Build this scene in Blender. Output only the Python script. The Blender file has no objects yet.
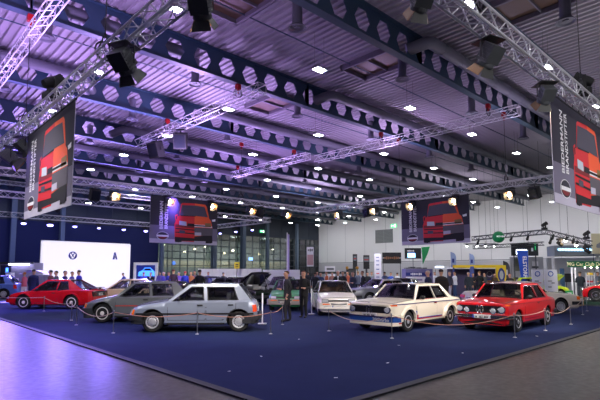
import bpy, bmesh, math, random
from math import sin, cos, pi, radians as R
from mathutils import Vector, Matrix
random.seed(7)
S = bpy.context.scene
C = S.collection
# ---------------------------------------------------------------- camera
EYE = 1.7; FPX = 468.0; CXP = 300.0; CYP = 230.0; PITCH = math.atan(42/468.); YAW = R(-43.4)
cd = bpy.data.cameras.new('camera'); cam = bpy.data.objects.new('camera', cd); C.objects.link(cam)
cd.sensor_width = 36; cd.lens = FPX/600*36; cd.shift_y = 30/600.; cd.clip_end = 300; cd.clip_start = .05
cam.location = (0, 0, EYE); cam.rotation_euler = (pi/2+PITCH, 0, YAW)
S.camera = cam
# ---------------------------------------------------------------- view and world
S.view_settings.view_transform = 'Standard'; S.view_settings.look = 'None'
S.view_settings.gamma = 1; S.view_settings.use_curve_mapping = False
S.view_settings.exposure = 1.55
w = bpy.data.worlds.new('world'); S.world = w; w.use_nodes = True
w.node_tree.nodes['Background'].inputs[0].default_value = (.35, .4, .55, 1)
w.node_tree.nodes['Background'].inputs[1].default_value = .15

def lamp(name, kind, loc, energy, col, target=None, size=.3, spot=60, blend=.6, parent=None):
    ld = bpy.data.lights.new(name, kind); o = bpy.data.objects.new(name, ld); C.objects.link(o)
    ld.energy = energy; ld.color = col; o.location = loc
    if kind == 'SPOT': ld.spot_size = R(spot); ld.spot_blend = blend; ld.shadow_soft_size = size
    if kind == 'AREA': ld.size = size; ld.shape = 'DISK'
    if kind == 'POINT': ld.shadow_soft_size = size
    if target is not None: o.rotation_euler = (Vector(target)-Vector(loc)).to_track_quat('-Z', 'Y').to_euler()
    return o
# the colour wash of the stage and of the show lights on the trusses, with added fill lamps
PURPLE = (.60, .36, 1.0); BLUE = (.22, .2, 1.0); VIOLET = (.72, .35, 1.0); WARM = (1, .72, .5)
LP = 38.0            # strength of the white ceiling panels
FR = 1.9
STG = 1100
UP = .52
GLOW = .30           # strength of the glowing stage wall
for (x, y, z, tx, ty, e) in ((8, 22.3, 6.3, 5, 21, 900), (13.5, 22.3, 6.3, 12, 20, 900), (3.4, 13, 6.3, 4.5, 15.5, 600),
                             (3.4, 18, 6.3, 1, 20, 700), (18.5, 22.3, 6.3, 18, 21, 600), (10, 34.7, 7, 8, 33, 900), (22, 34.7, 7, 22, 33, 700)):
    lamp('ceiling_wash_lamp', 'SPOT', (x, y, z), e*.8, PURPLE, (tx, ty, 10.6), .25, 150, 1)
for (x, y, e, c) in ((3.4, 8, 900, (.78, .6, 1)), (9, 3.4, 200, (.9, .82, 1)), (18, 3.4, 220, (.95, .9, 1)), (22.6, 9, 350, (.8, .66, 1)), (22.6, 17, 1400, (.72, .5, 1)), (33, 8, 400, (1, .95, 1)), (40, 22, 900, (.9, .8, 1)),
                     (32, 32, 2200, (.75, .6, 1)), (45, 38, 1600, (.9, .85, 1)), (11, 20, 1400, (.62, .42, 1)), (8, 30, 1700, (.58, .38, 1)), (20, 28, 1500, (.58, .35, 1)), (20, 42, 2200, (.55, .4, 1)), (0, 14, 1000, (.6, .38, 1)), (48, 12, 500, (1, .97, 1))):
    lamp('added_ceiling_fill', 'SPOT', (x, y, 6.35), e*UP, c, (x, y, 11), .4, 165, 1)  # upward fill added to brighten the roof deck
for x in (9, 13, 17, 21):
    lamp('stage_wash_lamp', 'SPOT', (x, 44.5, 5.6), STG, (.24, .16, 1), (x-5, 22, 0), .3, 110, .8)
for (x, y, tx, ty, e) in ((3.5, 20.5, 2.0, 14, 650), (3.5, 16.5, 3.0, 9, 350), (6, 22.2, 5.5, 25, 500), (12, 22.2, 11, 27, 450), (22.5, 21, 20, 16, 350)):
    lamp('floor_wash_lamp', 'SPOT', (x, y, 5.6), e*1.3, (.26, .14, 1), (tx, ty, 0), .3, 80, .9)
for x in (31, 37, 43, 49, 55):
    lamp('added_foyer_fill', 'AREA', (x, 60.5, 7.2), 300, (.92, .95, 1), (x, 60.5, 0), 2.0)  # soft fill added to brighten the foyer behind the glass
for (p, q, e) in (((-3, 7, 6.2), (3.4, 13, 4.2), 230), ((-1, 14, 6.2), (8, 13, .6), 420), ((8, -3, 6.2), (13, 3.5, 4.2), 300), ((15, -4, 6.2), (14, 6, .8), 520), ((4, -4, 6.2), (12, 9, .6), 520)):
    lamp('unseen_near_fill', 'SPOT', p, e, (1, .95, .93), q, .25, 60, .9)  # added fill spots out of view, brightening banner fronts and near car sides
for (x, y, tx, ty, e) in ((22.7, 12, 33, 13, 900), (22.7, 6, 33, 6, 900), (22.7, 19, 33, 24, 900), (15, 22.7, 19, 34, 700), (8, 22.7, 12, 36, 500)):
    lamp('added_stand_fill', 'SPOT', (x, y, 5.5), e, (1, .95, .9), (tx, ty, 1.2), .2, 75, .9)  # outward fill spots added to lift the dark stands
for (x, y) in ((47, 14), (47, 26), (47, 38), (47, 50)):
    lamp('added_wall_fill', 'SPOT', (x, y, 6.6), 380, (1, .97, .97), (57.4, y+1, 5.5), .4, 130, 1)  # fill spots added to brighten the white right wall
for x in (2, 9, 16, 23):
    lamp('added_curtain_tint', 'SPOT', (x, 46.4, 6.1), 260, (.22, .25, 1), (x, 56, 5.0), .2, 120, 1)  # blue spots added to tint the curtain and the cladding above
for (x, y, tx, ty, e) in ((3.6, 8.1, 8.5, 12.5, 260), (7.8, 3.7, 8.0, 11.5, 260), (10.6, 3.7, 13.3, 8.5, 260), (5.5, 3.7, 13, 7, 220),
                          (12.8, 3.7, 15.3, 6.2, 260), (3.6, 12.7, 7, 22, 260), (14, 3.7, 14.8, 13, 300), (22.4, 12, 14.5, 13.5, 300), (22.3, 15, 15, 16, 200)):
    lamp('fresnel_lamp', 'SPOT', (x, y, 5.1), e*FR, (1, .88, .78), (tx, ty, .6), .12, 45, .8)

# ---------------------------------------------------------------- materials
def lin(c):
    return tuple(((v/12.92) if v <= .04045 else ((v+.055)/1.055)**2.4) for v in c)
def hx(s):
    s = s.lstrip('#'); return lin([int(s[i:i+2], 16)/255. for i in (0, 2, 4)])
MATS = {}
def mat(name, col='#808080', rough=.5, metal=0., coat=0., emit=0., ecol=None, noise=0., nscale=8., spec=None):
    if name in MATS: return MATS[name]
    m = bpy.data.materials.new(name); m.use_nodes = True; MATS[name] = m
    nt = m.node_tree; b = nt.nodes['Principled BSDF']
    c = hx(col) if isinstance(col, str) else col
    b.inputs['Base Color'].default_value = (*c, 1); b.inputs['Roughness'].default_value = rough
    b.inputs['Metallic'].default_value = metal; b.inputs['Coat Weight'].default_value = coat
    b.inputs['Coat Roughness'].default_value = .06
    if spec is not None: b.inputs['Specular IOR Level'].default_value = spec
    if emit:
        e = hx(ecol) if isinstance(ecol, str) else (ecol or c)
        b.inputs['Emission Color'].default_value = (*e, 1); b.inputs['Emission Strength'].default_value = emit
    if noise:
        tc = nt.nodes.new('ShaderNodeTexCoord'); n = nt.nodes.new('ShaderNodeTexNoise'); n.inputs['Scale'].default_value = nscale
        n.inputs['Detail'].default_value = 4
        r = nt.nodes.new('ShaderNodeMapRange'); r.inputs['To Min'].default_value = 1-noise; r.inputs['To Max'].default_value = 1+noise
        v = nt.nodes.new('ShaderNodeHueSaturation'); v.inputs['Color'].default_value = (*c, 1)
        nt.links.new(tc.outputs['Object'], n.inputs['Vector']); nt.links.new(n.outputs['Fac'], r.inputs['Value'])
        nt.links.new(r.outputs['Result'], v.inputs['Value']); nt.links.new(v.outputs['Color'], b.inputs['Base Color'])
    return m
def glass(name, tint=(.75, .8, .8), refl=.12):
    if name in MATS: return MATS[name]
    m = bpy.data.materials.new(name); m.use_nodes = True; MATS[name] = m; nt = m.node_tree
    for n in list(nt.nodes): nt.nodes.remove(n)
    o = nt.nodes.new('ShaderNodeOutputMaterial'); t = nt.nodes.new('ShaderNodeBsdfTransparent'); g = nt.nodes.new('ShaderNodeBsdfGlossy')
    t.inputs[0].default_value = (*tint, 1); g.inputs['Roughness'].default_value = .03
    f = nt.nodes.new('ShaderNodeFresnel'); f.inputs[0].default_value = 1.5
    a = nt.nodes.new('ShaderNodeMath'); a.operation = 'ADD'; a.inputs[1].default_value = refl-.04; a.use_clamp = True
    mx = nt.nodes.new('ShaderNodeMixShader')
    nt.links.new(f.outputs[0], a.inputs[0]); nt.links.new(a.outputs[0], mx.inputs[0])
    nt.links.new(t.outputs[0], mx.inputs[1]); nt.links.new(g.outputs[0], mx.inputs[2]); nt.links.new(mx.outputs[0], o.inputs[0])
    return m
def floor_mat():
    m = mat('polished_concrete', '#44474b', .35); nt = m.node_tree; b = nt.nodes['Principled BSDF']
    tc = nt.nodes.new('ShaderNodeTexCoord')
    n1 = nt.nodes.new('ShaderNodeTexNoise'); n1.inputs['Scale'].default_value = .7; n1.inputs['Detail'].default_value = 6
    n2 = nt.nodes.new('ShaderNodeTexNoise'); n2.inputs['Scale'].default_value = 9; n2.inputs['Detail'].default_value = 5
    cr = nt.nodes.new('ShaderNodeValToRGB'); cr.color_ramp.elements[0].color = (*hx('#1e2022'), 1); cr.color_ramp.elements[0].position = .3
    cr.color_ramp.elements[1].color = (*hx('#323435'), 1); cr.color_ramp.elements[1].position = .75
    mr = nt.nodes.new('ShaderNodeMapRange'); b.inputs['Specular IOR Level'].default_value = .35; mr.inputs['To Min'].default_value = .26; mr.inputs['To Max'].default_value = .5
    bk = nt.nodes.new('ShaderNodeTexBrick'); bk.inputs['Scale'].default_value = .25; bk.offset = 0
    bk.inputs['Mortar Size'].default_value = .004; bk.inputs['Brick Width'].default_value = 1; bk.inputs['Row Height'].default_value = 1
    bk.inputs['Color1'].default_value = (1, 1, 1, 1); bk.inputs['Color2'].default_value = (.93, .93, .93, 1); bk.inputs['Mortar'].default_value = (.55, .55, .55, 1)
    mu = nt.nodes.new('ShaderNodeMix'); mu.data_type = 'RGBA'; mu.blend_type = 'MULTIPLY'; mu.inputs[0].default_value = 1
    for n in (n1, n2, bk): nt.links.new(tc.outputs['Object'], n.inputs['Vector'])
    nt.links.new(n1.outputs['Fac'], cr.inputs[0]); nt.links.new(n2.outputs['Fac'], mr.inputs['Value'])
    nt.links.new(cr.outputs['Color'], mu.inputs[6]); nt.links.new(bk.outputs['Color'], mu.inputs[7]); nt.links.new(mu.outputs[2], b.inputs['Base Color'])
    nt.links.new(mr.outputs['Result'], b.inputs['Roughness'])
    return m

# ---------------------------------------------------------------- mesh builder
class MB:
    def __init__(s): s.v = []; s.f = []; s.m = []
    def add(s, vs, fs, mi=0, T=None):
        k = len(s.v)
        s.v += [tuple(T @ Vector(p)) for p in vs] if T is not None else [tuple(p) for p in vs]
        for f in fs: s.f.append([i+k for i in f]); s.m.append(mi)
        return s
    def poly(s, pts, mi=0): return s.add(pts, [list(range(len(pts)))], mi)
    def box(s, c, d, mi=0, rz=0, T=None):
        x, y, z = d[0]/2, d[1]/2, d[2]/2; ca, sa = cos(rz), sin(rz)
        vs = []
        for a, b, e in ((-1,-1,-1),(1,-1,-1),(1,1,-1),(-1,1,-1),(-1,-1,1),(1,-1,1),(1,1,1),(-1,1,1)):
            px, py = a*x, b*y
            vs.append((c[0]+px*ca-py*sa, c[1]+px*sa+py*ca, c[2]+e*z))
        return s.add(vs, [(0,3,2,1),(4,5,6,7),(0,1,5,4),(1,2,6,5),(2,3,7,6),(3,0,4,7)], mi, T)
    def tube(s, a, b, r, n=8, mi=0, r2=None):
        a = Vector(a); b = Vector(b); d = b-a
        if d.length < 1e-6: return s
        q = d.to_track_quat('Z', 'Y'); r2 = r if r2 is None else r2
        vs = [tuple(a+q @ Vector((r*cos(2*pi*i/n), r*sin(2*pi*i/n), 0))) for i in range(n)]
        vs += [tuple(b+q @ Vector((r2*cos(2*pi*i/n), r2*sin(2*pi*i/n), 0))) for i in range(n)]
        fs = [(i, (i+1) % n, n+(i+1) % n, n+i) for i in range(n)]+[list(range(n))[::-1], list(range(n, 2*n))]
        return s.add(vs, fs, mi)
    def path(s, pts, r, n=8, mi=0, closed=False):
        pts = [Vector(p) for p in pts]; N = len(pts); rings = []
        for i, p in enumerate(pts):
            a = pts[(i-1) % N] if (closed or i > 0) else p; b = pts[(i+1) % N] if (closed or i < N-1) else p
            q = (b-a).to_track_quat('Z', 'Y')
            rings.append([tuple(p+q @ Vector((r*cos(2*pi*k/n), r*sin(2*pi*k/n), 0))) for k in range(n)])
        vs = [v for g in rings for v in g]; fs = []
        for i in range(N if closed else N-1):
            j = (i+1) % N
            for k in range(n): fs.append((i*n+k, i*n+(k+1) % n, j*n+(k+1) % n, j*n+k))
        if not closed: fs += [list(range(n))[::-1], list(range((N-1)*n, N*n))]
        return s.add(vs, fs, mi)
    def sweep(s, pts, w, h, mi=0):       # flat-sided bar along a horizontal path
        pts = [Vector(p) for p in pts]; N = len(pts); vs = []; fs = []
        for i, p in enumerate(pts):
            d = (pts[min(i+1, N-1)]-pts[max(i-1, 0)]); d.z = 0; d.normalize(); nrm = Vector((d.y, -d.x, 0))
            for a, b in ((-1, -1), (1, -1), (1, 1), (-1, 1)): vs.append(tuple(p+nrm*a*w/2+Vector((0, 0, b*h/2))))
        for i in range(N-1):
            for k in range(4): fs.append((i*4+k, i*4+(k+1) % 4, (i+1)*4+(k+1) % 4, (i+1)*4+k))
        fs += [(3, 2, 1, 0), (N*4-4, N*4-3, N*4-2, N*4-1)]
        return s.add(vs, fs, mi)
    def lathe(s, prof, n=20, mi=0, T=None):   # profile (r, h) about +Z
        vs = []; fs = []; k = len(prof)
        for (r, h) in prof: vs += [(r*cos(2*pi*i/n), r*sin(2*pi*i/n), h) for i in range(n)]
        for j in range(k-1):
            for i in range(n): fs.append((j*n+i, j*n+(i+1) % n, (j+1)*n+(i+1) % n, (j+1)*n+i))
        if prof[0][0] > 1e-4: fs.append(list(range(n))[::-1])
        if prof[-1][0] > 1e-4: fs.append(list(range((k-1)*n, k*n)))
        return s.add(vs, fs, mi, T)
    def grid(s, fn, nu, nv, mi=0):
        vs = [fn(i/nu, j/nv) for i in range(nu+1) for j in range(nv+1)]
        fs = [(i*(nv+1)+j, (i+1)*(nv+1)+j, (i+1)*(nv+1)+j+1, i*(nv+1)+j+1) for i in range(nu) for j in range(nv)]
        return s.add(vs, fs, mi)
    def slab(s, pts, nrm, t, mi=0):      # polygon given thickness t along -nrm
        n = len(pts); nrm = Vector(nrm); q = [tuple(Vector(p)-nrm*t) for p in pts]
        return s.add(list(pts)+q, [list(range(n)), list(range(n, 2*n))[::-1]]+[(i, i+n, (i+1) % n+n, (i+1) % n) for i in range(n)], mi)
    def ball(s, c, r, sc=(1, 1, 1), mi=0, nu=12, nv=8):
        vs = []; fs = []
        for j in range(nv+1):
            t = pi*j/nv
            for i in range(nu): p = 2*pi*i/nu; vs.append((c[0]+r*sc[0]*sin(t)*cos(p), c[1]+r*sc[1]*sin(t)*sin(p), c[2]+r*sc[2]*cos(t)))
        for j in range(nv):
            for i in range(nu): fs.append((j*nu+i, (j+1)*nu+i, (j+1)*nu+(i+1) % nu, j*nu+(i+1) % nu))
        return s.add(vs, fs, mi)
    def text(s, body, size, T, mi=0, depth=.0):
        vs, fs = text_geo(body)
        k = len(s.v); s.v += [tuple(T @ Vector((p[0]*size, p[1]*size, 0))) for p in vs]
        for f in fs: s.f.append([i+k for i in f]); s.m.append(mi)
        return s
    def mesh(s, name, mats, smooth=0, weld=False):
        me = bpy.data.meshes.new(name); me.from_pydata(s.v, [], s.f)
        for m in mats: me.materials.append(m)
        me.polygons.foreach_set('material_index', s.m)
        if weld or smooth:
            bm = bmesh.new(); bm.from_mesh(me); bmesh.ops.remove_doubles(bm, verts=bm.verts, dist=1e-5)
            bmesh.ops.recalc_face_normals(bm, faces=bm.faces); bm.to_mesh(me); bm.free()
        if smooth: me.shade_smooth(); me.set_sharp_from_angle(angle=R(smooth))
        return me
    def build(s, name, mats, parent=None, smooth=0, loc=None, rz=None):
        if not isinstance(mats, (list, tuple)): mats = [mats]
        return link(name, s.mesh(name, mats, smooth), parent, loc, rz)
def link(name, me, parent=None, loc=None, rz=None):
    o = bpy.data.objects.new(name, me); C.objects.link(o)
    if parent: o.parent = parent
    if loc is not None: o.location = loc
    if rz is not None: o.rotation_euler = (0, 0, rz)
    return o
_TX = {}
def text_geo(body):
    if body in _TX: return _TX[body]
    cu = bpy.data.curves.new('text', 'FONT'); cu.body = body; cu.align_x = 'CENTER'; cu.align_y = 'CENTER'; cu.resolution_u = 2; cu.offset = .02
    o = bpy.data.objects.new('text', cu); C.objects.link(o); dg = bpy.context.evaluated_depsgraph_get()
    me = bpy.data.meshes.new_from_object(o.evaluated_get(dg))
    r = ([tuple(v.co) for v in me.vertices], [list(p.vertices) for p in me.polygons]); _TX[body] = r
    bpy.data.objects.remove(o); bpy.data.curves.remove(cu); bpy.data.meshes.remove(me)
    return r
def frame(origin, xdir, ydir):       # matrix taking (x, y, 0) into a plane
    x = Vector(xdir).normalized(); y = Vector(ydir).normalized(); z = x.cross(y)
    return Matrix(((x.x, y.x, z.x, origin[0]), (x.y, y.y, z.y, origin[1]), (x.z, y.z, z.z, origin[2]), (0, 0, 0, 1)))
LAB = []
def tag(o, label, cat, group=None, kind=None):
    o['label'] = label; o['category'] = cat
    if group: o['group'] = group
    if kind: o['kind'] = kind
    return o
def empty(name, label, cat, loc=(0, 0, 0), rz=0, group=None):
    o = bpy.data.objects.new(name, None); C.objects.link(o); o.location = loc; o.rotation_euler = (0, 0, rz); o.empty_display_size = .2
    return tag(o, label, cat, group)
def struct(name, mb, mats, smooth=0, parent=None):
    o = mb.build(name, mats, parent, smooth)
    if not parent: o['kind'] = 'structure'
    return o
def copy_tree(o, parent=None):
    c = o.copy(); C.objects.link(c)
    if parent is not None: c.parent = parent
    for ch in list(o.children): copy_tree(ch, c)
    return c
def at(px, depth, z=0.):     # a point of the hall: depth metres in front of the camera, in the sight line of column px
    lat = (px-CXP)/FPX*depth*1.004
    a = R(46.6)
    return (depth*cos(a)+lat*sin(a), depth*sin(a)-lat*cos(a), z)
# ================================================================ the hall
XR = 57.4; YF = 56.0; XL = -9.0; YN = -9.0; ZD = 10.62
m_floor = floor_mat()
m_white_wall = mat('white_panel_wall', '#e8e8ea', .6, noise=.04, nscale=.3)
m_dark_wall = mat('dark_blue_grey_cladding', '#2b3440', .6)
m_deck = mat('galvanised_roof_deck', '#918e94', .55, metal=.0, noise=.12, nscale=.5)
m_beam = mat('petrol_painted_steel', '#2d4658', .45)
m_duct = mat('grey_duct_metal', '#6b6d76', .5, metal=.1)
m_alu = mat('bright_aluminium', '#dcdce0', .38, metal=.35)
m_alu_dark = mat('dark_aluminium', '#55585e', .4, metal=.6)
m_black = mat('black_metal', '#101113', .45)
m_blackm = mat('matt_black_plastic', '#16171a', .7)
m_white = mat('white_paint', '#e9e9ea', .5)
m_glass = glass('facade_glass', (.55, .62, .6), .15)
m_panel = mat('white_light_panel', '#ffffff', .5, emit=LP, ecol='#f2f4ff')
m_carpet = mat('blue_carpet', '#232f57', .95, noise=.18, nscale=1.2, spec=.15)
struct('floor', MB().grid(lambda u, v: (XL+(XR-XL+3)*u, YN+(YF-YN+11)*v, 0), 8, 8), m_floor)
# blue carpet laid on the concrete, and the darker aisle edge around it
mb = MB(); mb.box(((4+26.7)/2, (4.2+30)/2, .006), (22.7, 25.8, .012)); cp = mb.build('carpet', m_carpet); tag(cp, 'large blue carpet under the cars, laid on the grey concrete floor', 'carpet')
mb = MB(); mb.box((3.93, 17.1, .012), (.14, 25.9, .024)); mb.box((15.28, 4.13, .012), (22.84, .14, .024)); t1 = struct('trim_1', mb, mat('dark_carpet_edge_profile', '#2e3236', .6))
# floor cable duct covers near the left and patches of tape
mb = MB()
for i in range(9): mb.box((4.4+random.random()*9, 4.6+random.random()*5, .0135), (.05+.04*random.random(), .035, .003), rz=random.random()*3)
tag(mb.build('paper_scraps', m_white), 'small white paper scraps scattered on the blue carpet near its edge', 'litter', kind='stuff')
# roof deck: trapezoidal sheet, ribs along y
mb = MB(); x = XL; vs = []; P = .30
while x < XR:
    for dx, z in ((0, 0), (.09, 0), (.12, .08), (.25, .08), (.28, 0)): vs.append((x+dx, z))
    x += P
k = len(vs)
mb.add([(a, YN, ZD+.02+z) for a, z in vs]+[(a, YF, ZD+.02+z) for a, z in vs], [(i, i+1, i+1+k, i+k) for i in range(k-1)])
struct('ceiling', mb, m_deck)
mb = MB(); mb.box(((XL+XR)/2, (YN+YF)/2, ZD+.45), (XR-XL+.6, YF-YN+.6, .12)); struct('ceiling_roof', mb, m_dark_wall)
# castellated roof beams along x
PC = 1.17
def beam_mesh():
    mb = MB(); H = .55; a, b, h = .40, .2, .36; x0 = 10.53-PC*17-PC/2; n = 57
    for i in range(n):
        xc = x0+PC/2+i*PC; p = PC/2; solid = (i % 10 == 4+17-10*1)
        for sy in (-.012, .012):
            if solid: mb.poly([(xc-p, sy, -H), (xc+p, sy, -H), (xc+p, sy, H), (xc-p, sy, H)]); continue
            mb.poly([(xc-b, sy, h), (xc+b, sy, h), (xc+p, sy, H), (xc-p, sy, H)]); mb.poly([(xc-b, sy, -h), (xc+b, sy, -h), (xc+p, sy, -H), (xc-p, sy, -H)])
            for s in (-1, 1):
                mb.poly([(xc+s*p, sy, H), (xc+s*b, sy, h), (xc+s*a, sy, 0), (xc+s*p, sy, 0)]); mb.poly([(xc+s*p, sy, -H), (xc+s*b, sy, -h), (xc+s*a, sy, 0), (xc+s*p, sy, 0)])
        if not solid:
            hp = [(-a, 0), (-b, h), (b, h), (a, 0), (b, -h), (-b, -h)]
            for q in range(6):
                u, v = hp[q], hp[(q+1) % 6]
                mb.poly([(xc+u[0], -.012, u[1]), (xc+v[0], -.012, v[1]), (xc+v[0], .012, v[1]), (xc+u[0], .012, u[1])])
    L0, L1 = x0, x0+n*PC
    for z in (-H-.012, H+.012): mb.box(((L0+L1)/2, 0, z), (L1-L0, .3, .025))
    for i in range(-1, 6):     # web stiffeners over the hangers
        mb.box((15.1+i*11.7, 0, 0), (.02, .26, 2*H)); mb.box((3.4+i*11.7, 0, 0), (.02, .26, 2*H))
    return mb.mesh('ceiling_beam', [m_beam])
bme = beam_mesh(); BY = [3.25+6.12*i for i in range(9)]
for y in BY[:1]+BY[1:]:
    o = link('ceiling_beam', bme, loc=(0, y, 10.05)); o['kind'] = 'structure'
ords = ['first', 'second', 'third', 'fourth', 'fifth', 'sixth', 'seventh', 'eighth', 'ninth', 'tenth']
# ventilation ducts along the beams, with an elbow diving through the beam at each end
def duct(y, x0, x1, el0, el1, lab):
    root = empty('ventilation_duct', lab, 'duct', (x0, y-.5, 10.27)); mb = MB(); L = x1-x0; r = .23
    pts = []
    if el0: pts += [(-.75, .62, -.3), (-.62, .45, -.26), (-.42, .22, -.14), (-.2, .06, -.04)]
    n = max(2, int(L/3)); pts += [(L*i/n, 0, 0) for i in range(n+1)]
    if el1: pts += [(L+.2, .06, -.04), (L+.42, .22, -.14), (L+.62, .45, -.26), (L+.75, .62, -.3)]
    mb.path(pts, r, 14); mb.build('pipe', m_duct, root, 40)
    mb = MB()
    for i in range(int(L/1.5)): mb.path([(.7+i*1.5-.02, 0, 0), (.7+i*1.5+.02, 0, 0)], r+.015, 14)
    mb.build('joint_rings', m_duct, root)['kind'] = 'stuff'
    return root
duct(BY[1], 15.2, 57, 1, 0, 'grey round duct beside the nearest fully visible roof beam')
duct(BY[2], 16.4, 57, 1, 0, 'grey round duct beside the second roof beam, elbow over the middle truss')
duct(BY[3], 13.6, 57, 1, 0, 'grey round duct beside the third roof beam, right hand run')
duct(BY[3], -8, 6.6, 0, 1, 'grey round duct beside the third roof beam, left hand run')
duct(BY[4], 11.4, 57, 1, 0, 'grey round duct beside the fourth roof beam behind the middle truss')
duct(BY[5], 9.8, 57, 1, 0, 'grey round duct beside the fifth roof beam')
for i, y in enumerate(BY[6:]): duct(y, -8 if i else 2, 57, 0, 0, 'grey round duct beside the %s roof beam' % ords[i+5])
t = duct(BY[2]+1.0, -8, 9.2, 0, 0, 'grey round duct behind the second roof beam at the upper left')
# white light panels hung on thin cables below the deck, on a 6 m grid
def panel_proto():
    root = empty('ceiling_light', '', 'ceiling light')
    mb = MB(); mb.box((0, 0, .035), (.49, .34, .06)); mb.build('housing', mat('lamp_housing', '#9a9ca0', .5), root)
    mb = MB(); mb.box((0, 0, -.002), (.43, .28, .012)); mb.build('diffuser', m_panel, root)
    mb = MB()
    for a in (-.25, .25): mb.tube((a, 0, .06), (a, 0, 1.38), .006, 4)
    mb.build('cable', m_black, root)
    return root
pp = panel_proto(); first = True
for j in range(0, 10):
    for i in range(0, 10):
        x, y = 6*i+.16, 5.9*j
        if y > 54: continue
        o = pp if first else copy_tree(pp); first = False
        o.location = (x, y, 9.24)
        o['label'] = 'white ceiling light, %s from the left in the %s row back' % (ords[i], ords[j])
        o['group'] = 'ceiling lights in the %s row' % ords[j]
        o['category'] = 'ceiling light'
# round air outlets hanging from the deck
def diff_proto():
    root = empty('air_outlet', '', 'air outlet')
    mb = MB(); mb.lathe([(.17, 1.09), (.17, .12), (.2, .1)], 16); mb.build('pipe', m_duct, root, 40)
    mb = MB(); mb.lathe([(.2, .12), (.3, .03), (.31, 0), (.27, 0), (.22, .05), (.1, .06), (.09, .02), (0, .02)], 18); mb.build('outlet_ring', m_duct, root, 40)
    return root
dp = diff_proto(); first = True
for j, y in enumerate((4.5, 10.6, 16.9, 23.1, 29.2, 35.3)):
    for i, x in enumerate((4.2, 9.9, 15.8, 21.8, 28.2, 34.3)):
        o = dp if first else copy_tree(dp); first = False
        o.location = (x, y, 9.55); o['category'] = 'air outlet'; o['group'] = 'round air outlets in the %s bay' % ords[j]
        o['label'] = 'round grey air outlet under the roof, %s from left in the %s bay' % (ords[i], ords[j])
# skylight boxes let into the deck
m_sky = mat('brown_skylight_glazing', '#5c4838', .5)
for i, (x, y, lab) in enumerate(((8.45, 11.8, 'at the top centre of the view'), (15.6, 5.4, 'at the upper right of the view'), (15.6, 11.75, 'right of the middle light'), (15.4, 18.4, 'above the hanging truss'))):
    root = empty('skylight', 'brown recessed skylight with pale frame, ' + lab, 'skylight', (x, y, 10.42))
    mb = MB()
    for sx, sy, dx, dy in ((0, -1, 1.7, .1), (0, 1, 1.7, .1), (-1, 0, .1, 2.6), (1, 0, .1, 2.6)): mb.box((sx*.8, sy*1.25, .1), (dx, dy, .22))
    mb.build('frame', mat('pale_skylight_frame', '#6a6570', .6), root)
    MB().box((0, 0, .17), (1.55, 2.45, .03)).build('pane', m_sky, root)
    mb = MB(); mb.box((0, 0, .1), (1.6, .05, .1)); mb.build('glazing_bar', mat('pale_skylight_frame'), root)
# thin conduits across the ceiling
mb = MB()
for y in (6.4, 12.5, 18.5, 24.6, 30.7): mb.tube((XL, y, 10.52), (XR, y, 10.52), .025, 5)
struct('trim_2', mb, m_beam)
# ---- far glass wall (y = YF): dark cladding above, glazing below, lit foyer behind
mb = MB(); mb.box(((XL+XR)/2, YF+.15, (7.15+11.2)/2), (XR-XL, .3, 4.05)); struct('wall_far', mb, m_dark_wall)
mb = MB()
for x in range(-8, 58, 3): mb.box((x, YF-.01, 9.2), (.08, .04, 4.0))
struct('wall_far_ribs', mb, mat('dark_rib', '#222a35', .6))
mb = MB(); mb.box(((XL+28)/2, YF+.05, 3.6), (28-XL, .1, 7.2)); struct('wall_far_blind', mb, mat('stage_blue_tinted_curtain', '#1c2350', .9))  # dark curtain, its base colour carrying the blue cast of the stage light
wi = 0; xs = [28, 30, 33.4, 37.6, 41.8, 46, 50.2, 54.4, 57.4]
for a, b in zip(xs[:-1], xs[1:]):
    wi += 1
    wf = struct('window_%d' % wi, MB().box(((a+b)/2, YF+.1, .06), (b-a, .12, .12)), m_beam)
    mb = MB()
    for z in (1.3, 2.6, 3.5, 4.4, 5.3, 6.2, 7.1): mb.box(((a+b)/2, YF+.08, z), (b-a, .1, .1))
    for q in range(3): mb.box((a+(b-a)*(q+1)/3, YF+.08, 3.6), (.09, .1, 7.1))
    mb.build('window_frame', mat('grey_mullion', '#38434b', .5), wf)
    MB().box(((a+b)/2, YF+.12, 3.6), (b-a, .02, 7.1)).build('glazing', m_glass, wf)
# columns in front of the glass wall
mb = None
for i, (x, wd, z1) in enumerate(((11.6, .45, 9.5), (16.3, .45, 9.5), (36.0, .6, 9.5), (41, .6, 9.5), (45.6, .4, 9.5), (51.8, .4, 9.5), (28.2, .4, 9.5))):
    mb = MB(); mb.box((x, YF-.5, z1/2), (wd*.5, wd, z1)); mb.box((x, YF-.5-wd/2, z1/2), (wd, .04, z1)); mb.box((x, YF-.5+wd/2, z1/2), (wd, .04, z1))
    o = mb.build('wall_column', mat('blue_grey_column', '#5c6c80' if i < 4 else '#44525e', .5)); o['kind'] = 'structure'
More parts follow.
